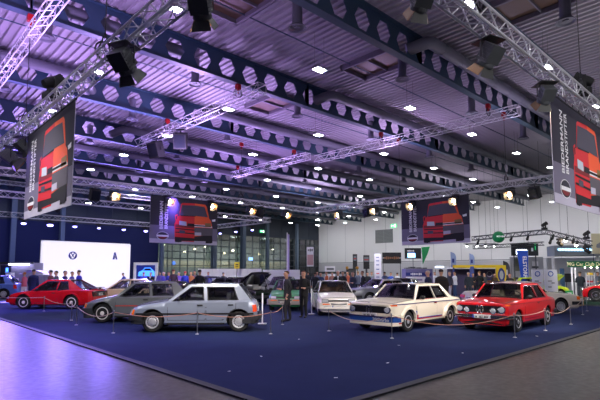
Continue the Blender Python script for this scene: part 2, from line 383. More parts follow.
# foyer behind the glass
mb = MB(); mb.box((42, YF+9.5, 3.6), (36, .2, 7.6)); struct('wall_foyer', mb, mat('foyer_wall', '#848682', .8, noise=.2, nscale=.7))
mb = MB(); mb.box((42, YF+5, 7.4), (36, 9.5, .2)); struct('ceiling_foyer', mb, mat('foyer_ceiling', '#6a6a6a', .8))
mb = MB(); mb.box((42, YF+7, 3.2), (36, .3, .35)); mb.box((42, YF+6.9, 2.7), (36, .05, .5)); struct('trim_3', mb, mat('foyer_beige', '#b9a88c', .7))
m_bulb = mat('warm_foyer_lamp', '#ffffff', .5, emit=26, ecol='#ffdcae')
first = None
for i in range(14):
    x = 27+i*2.25; z = 4.5+.5*((i*7) % 3)
    mb = MB(); mb.lathe([(.0, .16), (.1, .15), (.17, 0), (0, 0)], 10)
    o = mb.build('foyer_lamp', m_bulb, None, 40, (x, YF+3.5+(i % 3), z)); mb = MB(); mb.tube((0, 0, .15), (0, 0, 7.3-z), .02, 4); mb.build('cable', m_black, o)
    tag(o, 'small warm lamp glowing behind the far glass wall, %s from the left' % (ords+['eleventh', 'twelfth', 'thirteenth', 'fourteenth'])[i], 'lamp', 'foyer lamps behind the glass')
# ---- right white wall (x = XR)
mb = MB(); mb.box((XR+.15, (YN+YF)/2, 5.6), (.3, YF-YN, 11.2)); struct('wall_right', mb, m_white_wall)
mb = MB()
for y in range(-6, 56, 4): mb.box((XR-.005, y, 6.9), (.02, .03, 7.5))
mb.box((XR-.02, (YN+YF)/2, 3.2), (.06, YF-YN, .1)); struct('baseboard_right', mb, mat('grey_wall_joint', '#8d8f96', .6))
mb = MB(); mb.box((XR-.02, (YN+YF)/2, 1.55), (.04, YF-YN, 3.1)); struct('wall_right_lower', mb, mat('grey_lower_wall', '#c2c2c7', .6))
wd = struct('window_%d' % (wi+1), MB().box((XR-.02, 42.3, 7.05), (.05, 3.2, 2.0)), mat('grey_louvre', '#6d7274', .5))
mb = MB()
for q in range(9): mb.box((XR-.06, 42.3, 6.2+q*.21), (.04, 3.1, .05))
mb.box((XR-.06, 42.3, 7.05), (.06, .08, 2)); mb.build('window_frame', mat('louvre_slat', '#85898b', .5), wd)
# left, near walls closing the hall
mb = MB(); mb.box((XL-.15, (YN+YF)/2, 5.6), (.3, YF-YN+.6, 11.2)); struct('wall_left', mb, m_dark_wall)
mb = MB(); mb.box(((XL+XR)/2, YN-.15, 5.6), (XR-XL+.6, .3, 11.2)); struct('wall_near', mb, m_white_wall)
m_green = mat('green_exit_sign', '#1fa35c', .5, emit=.8, ecol='#28c070')
def exit_sign(loc, nrm, w_, lab):
    T = frame(loc, (0, -1, 0) if nrm == 'x' else (1, 0, 0), (0, 0, 1)); root = empty('exit_sign', lab, 'sign', loc)
    mb = MB(); mb.box((0, 0, 0), (.1, w_, w_*.5) if nrm == 'x' else (w_, .1, w_*.5)); mb.build('sign_box', m_green, root)
    mb = MB(); I = frame((-.06, 0, 0) if nrm == 'x' else (0, -.06, 0), (0, -1, 0) if nrm == 'x' else (1, 0, 0), (0, 0, 1)); k = w_*.5
    mb.add([(.35*k, -.4*k, 0), (.85*k, -.4*k, 0), (.85*k, .4*k, 0), (.35*k, .4*k, 0)], [(0, 1, 2, 3)], 0, I)
    mb.add([(-.3*k, -.1*k, 0), (.05*k, -.1*k, 0), (.05*k, -.25*k, 0), (.28*k, 0, 0), (.05*k, .25*k, 0), (.05*k, .1*k, 0), (-.3*k, .1*k, 0)], [(0, 1, 2, 3, 4, 5, 6)], 0, I)
    mb.add([(-.75*k, -.35*k, 0), (-.6*k, -.35*k, 0), (-.45*k, .0, 0), (-.5*k, .35*k, 0), (-.7*k, .3*k, 0)], [(0, 1, 2, 3, 4)], 0, I)
    mb.build('pictogram', mat('white_sign_print', '#f4fff8', .5, emit=.9, ecol='#ffffff'), root)
exit_sign((XR-.055, 40.5, 8.5), 'x', 1.0, 'green exit sign high on the white wall beside the louvre window')
exit_sign((44.9, YF-.055, 7.9), 'y', .8, 'green exit sign on the dark cladding above the glass wall')
# ================================================================ trusses
def truss(a, b, size, lab, group=None, seg=None, r=.025, name='lighting_truss', hang=(), m=None, top=None):
    m_alu = m or globals()['m_alu']
    a = Vector(a); b = Vector(b); L = (b-a).length; d = (b-a)/L; h = Vector((-d.y, d.x, 0)); u = Vector((0, 0, 1)); s = size/2; seg = seg or size*1.15
    root = empty(name, lab, 'truss', tuple((a+b)/2-u*s), 0, group); o = (a+b)/2-u*s
    cs = [(-s, -s), (s, -s), (s, s), (-s, s)]
    for i, (p, q) in enumerate(cs):
        mb = MB(); mb.tube(a+h*p+u*q-o, b+h*p+u*q-o, r, 8); mb.build('chord', m_alu, root, 40)
    n = max(1, round(L/seg)); mb = MB()
    for f in range(4):
        p, q = cs[f], cs[(f+1) % 4]
        for i in range(n):
            A, B = (p, q) if i % 2 else (q, p)
            P = a+d*(L*i/n)+h*A[0]+u*A[1]-o; Q = a+d*(L*(i+1)/n)+h*B[0]+u*B[1]-o
            mb.tube(P, Q, r*.5, 5)
            if i % 8 == 0: mb.tube(a+d*(L*i/n)+h*A[0]+u*A[1]-o, a+d*(L*i/n)+h*B[0]+u*B[1]-o, r*.5, 5)
    mb.build('lattice', m_alu, root)
    for t in hang:
        mb = MB(); P = a+d*L*t-o; mb.tube((P.x, P.y, P.z-s), (P.x, P.y, (top or ZD)-o.z), .012, 5); mb.tube((P-h*s-u*s), (P+h*s-u*s), .02, 6); mb.build('cable', m_alu_dark, root)
    return root
ZT = 5.9; TA = 3.35; TB = 22.6
truss((TA, TA+.15, ZT), (TA, TB-.15, ZT), .3, 'aluminium box truss above the left edge of the carpet carrying a large banner')
truss((TA+.15, TA, ZT), (TB-.15, TA, ZT), .3, 'aluminium box truss above the right edge of the carpet carrying a large banner')
truss((TA+.15, TB, ZT), (TB-.15, TB, ZT), .3, 'aluminium box truss at the back left of the square')
truss((TB, TA+.15, ZT), (TB, TB-.15, ZT), .3, 'aluminium box truss at the back right of the square, above the white wall stands')
for x, y, l in ((TA, TA, 'nearest the camera'), (TB, TA, 'at the right of the square'), (TA, TB, 'at the left of the square'), (TB, TB, 'at the far corner of the square')):
    mb = MB()
    for s in (-1, 1):
        for q in (-1, 1):
            mb.tube((s*.15, q*.15, -.15), (s*.15, q*.15, .15), .025, 8)
            mb.tube((s*.15, -.15, q*.15), (s*.15, .15, q*.15), .025, 8); mb.tube((-.15, s*.15, q*.15), (.15, s*.15, q*.15), .025, 8)
    tag(mb.build('truss_corner', m_alu, loc=(x, y, ZT)), 'cube corner block joining two trusses, ' + l, 'truss corner')
truss((3.4, 4, 8.8), (3.4, 24.5, 8.8), .3, 'slim truss high under the roof at the upper left', r=.02)
truss((11.1, 13.9, 8.85), (11.1, 25, 8.85), .4, 'slim truss high under the roof left of the middle', r=.02)
truss((19.9, 20.3, 8.85), (19.9, 28.3, 8.85), .4, 'short slim truss high under the roof at the centre, left piece', r=.02)
truss((20.9, 8.0, 8.85), (20.9, 20.6, 8.85), .4, 'slim truss high under the roof right of the centre', r=.02)
# rigging of the stage by the white wall
truss((2, 34.7, 6.7), (28.8, 34.7, 6.7), .4, 'front truss of the stage rig at the left', r=.022, hang=(.3, .6, .95))
truss((2, 46, 6.6), (28.8, 46, 6.6), .4, 'rear truss of the stage rig with blue spots, over the white glowing wall', r=.022, top=9.48, hang=(.3, .6, .95))
truss((28.8, 34.9, 6.7), (28.8, 45.8, 6.7), .4, 'side truss of the stage rig, right of the back banner', r=.022, hang=(.5,))
truss((2, 41.6, 8.6), (26, 41.6, 8.6), .3, 'slim truss above the stage rig', r=.015, hang=(.4, .9))
m_red = mat('red_hoist_hook', '#b3151c', .4); m_gold = mat('brass', '#b8863b', .35, metal=.8)
def hoist(x, y, z0, z1, lab):
    root = empty('chain_hoist', lab, 'hoist', (x, y, z0))
    mb = MB(); mb.tube((0, 0, 0), (0, 0, z1-z0), .01, 5); mb.build('steel_cable', m_black, root)
    mb = MB(); mb.box((0, 0, z1-z0-.12), (.2, .16, .22)); mb.tube((0, 0, z1-z0), (0, 0, z1-z0-.4), .035, 6); mb.build('hook_block', m_red, root)
    mb = MB()
    for s in (-1, 1): mb.tube((s*.17, 0, .0), (0, 0, .5), .016, 6)
    mb.path([(.19*cos(t*pi/6), 0, .12+.19*sin(t*pi/6)) for t in range(12)], .02, 6, closed=True); mb.build('sling', m_black, root)
for i, (x, y, z0, l) in enumerate(((3.4, 9.37, 6.05, 'on the near left truss'), (3.4, 15.49, 6.05, 'above the left banner'), (11.1, 15.49, 9.0, 'at the near end of the high middle truss'), (11.1, 21.6, 9.0, 'in the middle of the high middle truss'),
                               (20.9, 9.37, 9.0, 'at the right end of the high right truss'), (20.9, 15.49, 9.0, 'in the middle of the high right truss'), (19.9, 27.7, 9.0, 'at the far end of the high centre truss'), (19.9, 21.6, 9.0, 'at the near end of the high centre truss'),
                               (22.6, 9.37, 6.05, 'on the back right truss, right'), (22.6, 15.49, 6.05, 'on the back right truss above the banner'), (16.5, 21.6+1, 6.05, 'on the back left truss'), (12.5, 3.3, 6.05, 'above the right banner'), (7.2, 3.3, 6.05, 'on the near right truss'))):
    hoist(x, y, z0, 9.5, 'red hoist hook with sling ' + l)

# ================================================================ lamps on the trusses
m_lens = mat('warm_lamp_lens', '#ffffff', .4, emit=40, ecol='#ffd9a8')
m_barn = mat('barn_door_metal', '#4a4c4b', .5); m_barnw = mat('barn_door_warm_inside', '#8a6a4a', .5, metal=.3)
def fresnel(loc, yaw, tilt, lab, s=1.0, lit=True, big=False):
    root = empty('stage_spotlight', lab, 'spotlight', loc, yaw); root.scale = (s, s, s)
    Rm = Matrix.Rotation(tilt, 4, 'Y')
    mb = MB(); mb.box((0, 0, -.03), (.05, .66, .03)); mb.box((0, -.33, -.24), (.05, .02, .45)); mb.box((0, .33, -.24), (.05, .02, .45)); mb.tube((0, 0, -.02), (0, 0, .05), .025, 8); mb.box((0, 0, .05), (.4/s, .4/s, .03))
    mb.build('yoke', m_black, root)
    T = Matrix.Translation((0, 0, -.42)) @ Rm
    mb = MB(); mb.box((-.12, 0, 0), (.5, .5, .44), T=T); mb.box((-.12, 0, .25), (.36, .3, .06), T=T)
    for q in range(5): mb.box((-.3+.09*q, 0, .0), (.02, .54, .36), T=T)
    mb.lathe([(.24, .12), (.26, .2), (.25, .26), (.2, .26)], 18, 0, T @ Matrix.Rotation(pi/2, 4, 'Y')); mb.build('lamp_body', mat('lamp_body_grey', '#4a4d50', .45), root)
    mb = MB(); mb.lathe([(.2, .245), (.1, .275), (0, .285)], 18, 0, T @ Matrix.Rotation(pi/2, 4, 'Y')); mb.build('lens', m_lens if lit else mat('dark_lens', '#202228', .1), root, 40)
    for k, (ax, sg) in enumerate((('z', 1), ('z', -1), ('y', 1), ('y', -1))):
        w0, w1, l = .2, .27, .24; ex = .13
        if ax == 'z': pts = [(.26, -w0, sg*.2), (.26, w0, sg*.2), (.26+l, w1, sg*(.2+ex)), (.26+l, -w1, sg*(.2+ex))]; nn = (0, 0, sg)
        else: pts = [(.26, sg*.2, -w0), (.26, sg*.2, w0), (.26+l, sg*(.2+ex), w1), (.26+l, sg*(.2+ex), -w1)]; nn = (0, sg, 0)
        mb = MB(); mb.slab([tuple(T @ Vector(p)) for p in pts], T.to_3x3() @ Vector(nn), .012); mb.build('barn_door', m_barn if k % 2 else m_barnw, root)
    return root
q = R(46.6)
fresnel((3.25, 8.0, 5.68), R(25), R(42), 'large grey fresnel spotlight with open barn doors under the near left truss', .66, False)
fresnel((3.35, 5.6, 5.68), R(40), R(50), 'large spotlight with pale barn door at the top edge left of centre', .55, True)
fresnel((5.5, 3.35, 5.68), R(60), R(40), 'dark fresnel spotlight at the upper end of the near right truss', .5, True)
fresnel((7.8, 3.45, 5.68), R(75), R(48), 'large grey fresnel spotlight hanging in front of the near right truss', .6, True)
fresnel((10.5, 3.45, 5.68), R(50), R(45), 'small black spotlight with warm doors beside the right banner', .55, True)
fresnel((3.4, 15.7, 5.68), R(10), R(40), 'small spotlight with warm barn doors left of the left banner', .55, False)
fresnel((3.4, 17.2, 5.68), R(-10), R(35), 'black flood with orange barn door under the left truss, far end', .75, False)
for x, y, yw, l in ((8.9, 22.6, -90, 'left of the back left banner'), (11.7, 22.45, -80, 'in front of the text of the back left banner'), (14.35, 22.45, -95, 'at the right edge of the back left banner'),
                    (17.2, 22.6, -90, 'between the black box and the back left banner'), (20.1, 22.6, -90, 'nearest the far corner on the back left truss'),
                    (22.6, 20.2, 180, 'nearest the far corner on the back right truss'), (22.6, 17.3, 180, 'beside the black flood on the back right truss'),
                    (22.45, 14.6, 180, 'in front of the text of the back right banner'), (22.45, 12.0, 180, 'at the right part of the back right banner'), (22.6, 9.2, 180, 'right of the back right banner')):
    fresnel((x, y, 5.68), R(yw), R(22), 'lit warm spotlight ' + l, .62, True)
def flood(loc, yaw, lab, s=1.):
    root = empty('flood_lamp', lab, 'spotlight', loc, yaw); root.scale = (s, s, s)
    mb = MB(); T = Matrix.Translation((0, 0, -.4)) @ Matrix.Rotation(R(20), 4, 'Y'); mb.box((0, 0, 0), (.4, .5, .62), T=T)
    for k in range(6): mb.box((-.22, 0, -.25+.1*k), (.05, .44, .02), T=T)
    mb.build('lamp_body', m_blackm, root); mb = MB(); mb.box((.205, 0, 0), (.02, .42, .5), T=T); mb.build('front_glass', mat('flood_glass', '#20232b', .15), root)
    mb = MB(); mb.box((0, -.28, -.25), (.04, .02, .4)); mb.box((0, .28, -.25), (.04, .02, .4)); mb.box((0, 0, -.05), (.04, .58, .02)); mb.tube((0, 0, -.05), (0, 0, .05), .02, 6); mb.box((0, 0, .06), (.42/s, .42/s, .03)); mb.build('yoke', m_black, root)
for x, y, yw, l in ((8.0, 22.6, -90, 'left end of back left truss'), (18.0, 22.6, -60, 'right part of the back left truss'), (22.6, 17.9, 170, 'left on the back right truss'), (22.6, 8.1, 170, 'right end of the back right truss')):
    flood((x, y, 5.68), R(yw), 'black box flood lamp hanging at the ' + l, .85)
flood((11.0, 22.6, 8.58), R(200), 'large black flood lamp under the high middle truss, left one', 1.3)
flood((11.2, 20.4, 8.58), R(230), 'large black flood lamp under the high middle truss, right one', 1.2)
def moving_head(loc, yaw, lab, up=1, s=1.):
    root = empty('moving_head_lamp', lab, 'spotlight', loc, yaw); root.scale = (s, s, s*up)
    mb = MB(); mb.box((0, 0, .1), (.36, .4, .16)); mb.build('base', m_blackm, root)
    mb = MB(); mb.box((0, -.2, .36), (.1, .05, .42)); mb.box((0, .2, .36), (.1, .05, .42)); mb.box((0, 0, .2), (.12, .42, .06)); mb.build('arm', m_blackm, root)
    T = Matrix.Translation((0, 0, .48)) @ Matrix.Rotation(R(60), 4, 'Y')
    mb = MB(); mb.lathe([(0, -.28), (.11, -.26), (.15, -.1), (.15, .16), (.17, .26), (.14, .27)], 14, 0, T); mb.build('head', m_blackm, root, 40)
    mb = MB(); mb.lathe([(.14, .265), (0, .28)], 14, 0, T); mb.build('lens', mat('dark_lens'), root, 40)
moving_head((3.35, 12.7, 6.06), R(10), 'black moving head lamp standing on the left truss above the banner', 1, .95)
moving_head((12.9, 3.35, 6.06), R(110), 'black moving head lamp standing on the right truss above the banner', 1, .85)
moving_head((9.7, 34.7, 6.5), 0, 'black moving head under the stage truss beside the left banner', -1, 1.)
moving_head((16.0, 41.6, 8.47), 0, 'black moving head under the upper stage truss', -1, .9)
m_bluel = mat('blue_white_lens', '#ffffff', .4, emit=5, ecol='#8d88ff')
for i, (x, y, wd) in enumerate(((10.3, 45.8, .55), (12.4, 45.8, .7), (14.5, 45.8, .5), (16.7, 45.8, .4), (19.1, 45.8, .5), (21.4, 45.8, .55), (28.6, 43, .4), (28.6, 40.1, .45), (28.6, 37.3, .45), (8.2, 45.8, .4))):
    root = empty('stage_spot', 'bright blue white spot, %s from the left under the stage rig' % ords[(i+1) % 10], 'spotlight', (x, y, 6.35))
    mb = MB(); mb.box((0, 0, -.1), (wd+.1, .3, .14)); mb.tube((0, 0, -.05), (0, 0, .1), .03, 6); mb.build('lamp_body', m_blackm, root)
    T = Matrix.Translation((0, -.05, -.3)) @ Matrix.Rotation(R(160), 4, 'X'); mb = MB(); mb.lathe([(.1, -.14), (wd*.4, .02), (wd*.42, .16)], 14, 0, T); mb.build('lamp_shade', m_blackm, root, 40)
    mb = MB(); mb.ball((0, -.1, -.46), wd*.38, (1, .55, .55)); mb.build('lens', m_bluel, root, 60)

# ================================================================ banners
m_ban = [mat('banner_dark_print', '#2c2a39', .7), mat('banner_pale_print', '#b9b5c8', .7), mat('banner_red', '#d3222c', .6), mat('banner_orange', '#ee5a2c', .6), mat('banner_black', '#121018', .7),
         mat('banner_white_print', '#e6e6ea', .6), mat('banner_grey', '#5b565e', .7), mat('banner_glass_print', '#4a4656', .6), mat('banner_lamp_print', '#b9c4d0', .6), mat('banner_amber', '#8c6f3f', .6), mat('banner_dark_red', '#7d1a22', .6),
         mat('banner_mid_print', '#6f6a80', .7)]
def banner(origin, xd, nrm, lab, wd=4.1, ht=2.42, tiltl=0.):
    # origin: top left corner as read; xd: reading direction
    T = frame(origin, xd, (0, 0, 1)); root = empty('hanging_banner', lab, 'banner', origin)
    T = frame((0, 0, 0), xd, (0, 0, 1)); n = T.to_3x3() @ Vector((0, 0, 1)); mb = MB()
    def L(x, y, k): # x 0..1 along, y 0..1 downwards; layer k
        return tuple(T @ Vector((x*wd, -y*ht, k*.0035)))
    def P(pts, mi, k, car=True):
        if car: pts = [(.345+(x-.405)*1.18, .07+(y-.11)*1.03) for x, y in pts]
        mb.add([L(x, y, k) for x, y in pts], [list(range(len(pts)))], mi)
    # cloth with soft folds at the border
    nx = 24
    for j, (y0, y1, mi) in enumerate(((0, .62, 0), (.62, .70, 12), (.70, .77, 13), (.77, .84, 11), (.84, .91, 14), (.91, 1, 1))):
        mb.add([L(i/nx, y, 0) for i in range(nx+1) for y in (y0, y1)], [(2*i, 2*i+1, 2*i+3, 2*i+2) for i in range(nx)], mi)
    mb.add([L(0, 0, -5), L(1, 0, -5), L(1, 1, -5), L(0, 1, -5)], [(0, 1, 2, 3)], 1)
    for a, b in (((0, 0), (1, 0)), ((1, 0), (1, 1)), ((1, 1), (0, 1)), ((0, 1), (0, 0))): mb.add([L(*a, 0), L(*b, 0), L(*b, -5), L(*a, -5)], [(0, 1, 2, 3)], 1)
    # printed car, left half red rally look, right half orange road look
    P([(.405, .90), (.40, .60), (.435, .42), (.455, .42), (.475, .16), (.49, .13), (.65, .11), (.65, .96), (.405, .96)], 2, 1)
    P([(.65, .11), (.79, .115), (.81, .15), (.845, .42), (.87, .46), (.89, .62), (.89, .90), (.65, .90)], 3, 1)
    P([(.405, .83), (.65, .84), (.89, .78), (.895, .96), (.87, .97), (.83, .93), (.47, .95), (.46, .985), (.41, .975)], 4, 2)
    P([(.485, .175), (.65, .155), (.65, .385), (.458, .40)], 7, 2); P([(.65, .155), (.78, .165), (.825, .39), (.65, .385)], 7, 2)
    P([(.47, .40), (.66, .385), (.66, .40), (.47, .415)], 4, 3)
    P([(.41, .60), (.65, .60), (.65, .66), (.41, .66)], 10, 2); P([(.56, .56), (.65, .56), (.65, .62), (.56, .62)], 4, 3)
    P([(.65, .575), (.87, .57), (.89, .62), (.65, .625)], 5, 2); P([(.65, .585), (.87, .58), (.87, .605), (.65, .61)], 4, 3)
    P([(.455, .52), (.545, .53), (.55, .62), (.455, .61)], 8, 3); P([(.79, .53), (.87, .52), (.875, .61), (.79, .615)], 9, 3)
    P([(.65, .64), (.895, .63), (.895, .80), (.65, .82)], 6, 3); P([(.655, .75), (.74, .745), (.74, .81), (.655, .82)], 1, 4)
    for yy in (.68, .76, .83): P([(.412, yy), (.65, yy+.01), (.65, yy+.035), (.412, yy+.02)], 4, 3)
    P([(.46, .72), (.53, .725), (.53, .79), (.46, .785)], 7, 4); P([(.405, .83), (.65, .84), (.65, .88), (.405, .87)], 2, 4)
    P([(.88, .44), (.93, .42), (.93, .47), (.89, .48)], 5, 2); P([(.405, .41), (.435, .38), (.435, .5), (.41, .52)], 2, 2); P([(.415, .43), (.43, .41), (.43, .48), (.417, .50)], 4, 3)
    for x0, x1 in ((.42, .49), (.80, .88)): P([(x0, .90), (x1, .89), (x1, .975), (x0, .98)], 4, 4)
    # title, turned upwards, and the badge below it
    for body, xx in (('BIEDERMANN', .152), ('BRANDSTIFTER', .222)):
        vs, fs = text_geo(body); mx = max(v[0] for v in vs); sc = .5*ht*.60/mx; sy = .26
        k = len(mb.v); mb.v += [L(xx-(v[1]*sy)/wd*-1*-1*1.0, .40-(v[0]*sc)/ht, 3) for v in vs]
        for f in fs: mb.f.append([i+k for i in f]); mb.m.append(5)
    c = (.175, .845)
    P([(c[0]+.085*cos(t*pi/10), c[1]+.085*wd/ht*.62*sin(t*pi/10)) for t in range(20)], 5, 2, False); P([(c[0]+.078*cos(t*pi/10), c[1]+.078*wd/ht*.62*sin(t*pi/10)) for t in range(20)], 0, 3, False)
    P([(c[0]+.07*cos(t*pi/10), c[1]+.07*wd/ht*.55*sin(t*pi/10)) for t in range(0, 11)], 10, 4, False)
    P([(c[0]-.078, c[1]-.018), (c[0]+.078, c[1]-.018), (c[0]+.078, c[1]+.02), (c[0]-.078, c[1]+.02)], 5, 5, False)
    mb.build('printed_cloth', m_ban, root)
    mb = MB(); mb.tube(L(-.01, -.01, -2), L(1.01, -.01, -2), .022, 8); mb.build('rod', m_black, root)
    for i in range(9): mb = MB(); x = .02+.96*i/8; mb.tube(L(x, -.01, -2), L(x, -.055, -2), .012, 5); mb.build('tie', m_black, root)
    return root
BZ = 5.62
banner((3.42, 15.2, BZ+.0), (0, -1, 0), None, 'large dark banner with a half red half orange car, hanging at the far left')
banner((10.85, 3.48, BZ), (1, 0, 0), None, 'large dark banner with a half red half orange car, hanging at the far right')
banner((10.75, 22.5, BZ), (1, 0, 0), None, 'dark banner with half red half orange car, back left', 4.05)
banner((22.5, 15.35, BZ), (0, -1, 0), None, 'dark banner with half red half orange car, back right', 4.1)
# ================================================================ cars
m_tyre = mat('tyre_rubber', '#17181a', .75); m_arch = mat('wheel_arch_dark', '#08090a', .9); m_int = mat('dark_car_interior', '#303036', .85)
m_cglass = glass('car_glass', (.93, .95, .95), .10); m_chrome = mat('chrome', '#d9dadd', .12, metal=1.); m_trim = mat('black_car_trim', '#141518', .5)
m_silver = mat('silver_rim', '#c3c5ca', .35, metal=.6); m_whiterim = mat('pale_rim', '#e6e2da', .4); m_amber = mat('amber_lens', '#e0661c', .25, emit=.04, ecol='#ff7a1c')
m_redl = mat('red_lens', '#b5121a', .25, emit=.03, ecol='#ff2020'); m_plate = mat('number_plate', '#e4e4e0', .5); m_plb = mat('plate_blue', '#1e46a8', .5)
m_lampg = mat('headlamp_glass', '#cdd2d8', .08, metal=.35, coat=1); m_seat = mat('car_seat_cloth', '#44444c', .9)
def interp(tab, x):
    if x <= tab[0][0]: return tab[0][1]
    for (a, b), (c, d) in zip(tab[:-1], tab[1:]):
        if x <= c: return b+(d-b)*(x-a)/(c-a) if c > a else d
    return tab[-1][1]
class Car:
    """Local axes: x forward, y to the car's left, z up, origin on the ground midway between the axles."""
    def __init__(s, name, label, P, loc, yaw, paint, group=None):
        s.P = P; s.paint = paint; s.root = empty(name, label, 'car', (loc[0], loc[1], .012 if loc[0] < 26.7 and loc[1] < 30 else 0), R(yaw), group)
        s.xf, s.xr = P['xf'], P['xr']; s.wb = P['wb']; s.top = P['top']; s.hw = P['hw']; s.zb = P.get('zb', .19); s.build()
    def w(s, x): return interp(s.hw, x)
    def zt(s, x): return interp(s.top, x)
    def prof(s, x):
        W = s.w(x); t = s.zt(x); zb = interp(s.P['bot'], x) if 'bot' in s.P else s.zb; cr = s.P.get('crown', .04); f = s.P.get('feat', .62)
        zf = min(f, t-.1)
        return [(0, zb), (W*.86, zb), (W*.965, zb+.05), (W*.99, max(zb+.12, (zb+zf)/2)), (W, zf), (W*.975, t-.05), (W*.93, t), (W*.55, t+cr*.75), (0, t+cr)]
    def sy(s, x, z):
        q = s.prof(x)
        for (a, b), (c, d) in zip(q[2:6], q[3:7]):
            if z <= d: return a+(c-a)*max(0, (z-b))/(d-b) if d > b else a
        return q[6][0]
    def sx(s, x, z):   # nose and tail lean
        fl = interp(s.P.get('fl', [(0, 0)]), z); rl = interp(s.P.get('rl', [(0, 0)]), z)
        if x > s.xf-.35: x += fl*((x-(s.xf-.35))/.35)**1.5
        if x < s.xr+.35: x += rl*(((s.xr+.35)-x)/.35)**1.5
        return x
    def stripe(s, x0, x1, lo, hi, mi, off, mb, sides=(1, -1), n=None, both=None):
        n = n or max(2, int((x1-x0)/.12)); lo = lo if callable(lo) else (lambda x, v=lo: v); hi = hi if callable(hi) else (lambda x, v=hi: v)
        for sd in sides:
            vs = []; fs = []
            for i in range(n+1):
                x = x0+(x1-x0)*i/n; a, b = lo(x), hi(x)
                for j in range(4):
                    z = a+(b-a)*j/3; y = s.sy(x, z)+off; vs.append((s.sx(x, z), sd*y, z))
                for j in range(3, -1, -1):
                    z = a+(b-a)*j/3; y = s.sy(x, z)-.01; vs.append((s.sx(x, z), sd*y, z))
            for i in range(n):
                for j in range(8): fs.append((i*8+j, i*8+(j+1) % 8, (i+1)*8+(j+1) % 8, (i+1)*8+j))
            fs += [tuple(range(8)), tuple(range(n*8, n*8+8))]
            mb.add(vs, fs, mi)
        return mb
    def sides(s, name, m, *a, **k):
        for sd in (1, -1): mb = MB(); s.stripe(*a, mb, (sd,), **k); s.part(name, mb, m)
    def part(s, name, mb, m, parent=None, smooth=35): return mb.build(name, m, parent or s.root, smooth)
    def body(s):
        P = s.P; xs = set([s.xf, s.xr, s.xf-.04, s.xr+.04, s.xf-.12, s.xr+.12])
        x = s.xr
        while x < s.xf: xs.add(round(x, 3)); x += .09
        for a, _ in s.top+s.hw: xs.add(a)
        xs = sorted(v for v in xs if s.xr <= v <= s.xf); ys = [xs[0]]
        for v in xs[1:]:
            if v-ys[-1] > .012: ys.append(v)
        xs = ys
        vs = []; n = 17
        for x in xs:
            q = s.prof(x); ring = [(y, z) for y, z in q]+[(-y, z) for y, z in q[1:-1][::-1]]
            e = 0
            if x > s.xf-.02: e = P.get('edge', .03)
            for y, z in ring[:16]: vs.append((s.sx(x, z), y, z))
        n = 16; fs = []; mi = []
        c0, c1 = P['cab'][0][0], P['cab'][3][0]
        for i in range(len(xs)-1):
            xm = (xs[i]+xs[i+1])/2
            for j in range(n):
                fs.append((i*n+j, (i+1)*n+j, (i+1)*n+(j+1) % n, i*n+(j+1) % n)); mi.append(1 if (c1+.06 < xm < c0-.06 and j in (7, 8)) or (c1+.06 < xm < c0-.06 and j in (6, 9)) else 0)
        for base in (0, (len(xs)-1)*n):
            L = lambda j: base+j % n
            for a, b in ((0, 15),): pass
            seq = [(15-k+1, k) for k in range(1, 8)]   # level pairs: right index, left index
            prev = (0, 0)
            for k in range(1, 9):
                l, r = k, (16-k) % 16
                if k == 1: fs.append((L(0), L(1), L(15)))
                elif k == 8: fs.append((L(7), L(8), L(9)))
                else: fs.append((L(k-1), L(k), L(r), L(r+1)))
                mi.append(0)
        me = bpy.data.meshes.new('body'); me.from_pydata(vs, [], fs)
        for m in (s.paint, m_int, m_arch): me.materials.append(m)
        me.polygons.foreach_set('material_index', mi)
        bm = bmesh.new(); bm.from_mesh(me); bmesh.ops.recalc_face_normals(bm, faces=bm.faces); bm.to_mesh(me); bm.free()
        ob = link('body', me, s.root)
        Ra = P.get('ra', .35); cut = MB(); wz = P.get('rw', .29)+.02
        for x in (s.wb/2, -s.wb/2):
            for sd in (1, -1):
                T = Matrix.Translation((x, sd*(s.w(x)-.27), wz)) @ Matrix.Rotation(-sd*pi/2, 4, 'X')
                cut.lathe([(Ra, 0), (Ra, .6)], 28, 0, T)
        cme = cut.mesh('cut', [m_arch], weld=True); co = link('cut', cme, s.root)
        md = ob.modifiers.new('b', 'BOOLEAN'); md.operation = 'DIFFERENCE'; md.object = co; md.solver = 'EXACT'; md.use_self = True
        try: md.material_mode = 'TRANSFER'
        except Exception: pass
        bpy.context.view_layer.update(); dg = bpy.context.evaluated_depsgraph_get()
        nm = bpy.data.meshes.new_from_object(ob.evaluated_get(dg)); ob.modifiers.clear(); ob.data = nm; bpy.data.objects.remove(co)
        nm.shade_smooth(); nm.set_sharp_from_angle(angle=R(28)); s.body_ob = ob
    def cabin(s):
        P = s.P; A0, A1, C1, C0 = P['cab']          # (x, z) cowl, roof front, roof rear, rear glass base
        wr = P['wr']; zr = (A1[1]+C1[1])/2; zbt = (A0[1]+C0[1])/2
        wbf = lambda x: s.w(x)*.935
        def side(x, z):    # half width of the greenhouse skin
            t = min(1., max(0., (z-zbt)/(zr-zbt))); return wbf(min(max(x, C0[0]), A0[0]))*(1-t)+wr*t+.02*sin(pi*t)
        s.side = side
        # roof
        mb = MB(); nu, nv = 10, 10
        def rf(u, v):
            x = C1[0]+(A1[0]-C1[0])*u; z = C1[1]+(A1[1]-C1[1])*u; y = -1+2*v; bow = .02*sin(pi*u)
            return (x+.05*(1-y*y)*(2*u-1), y*wr, z+.03*(1-y*y)+bow-.03*(abs(y)**6))
        mb.grid(rf, nu, nv); mb.grid(lambda u, v: (lambda p: (p[0], p[1], p[2]-.035))(rf(u, v)), nu, nv, 1)
        roof = s.part('roof', mb, [P.get('roofm', s.paint), m_seat])
        # pillars and window frames as side skins with thickness
        fr = {1: MB(), -1: MB()}
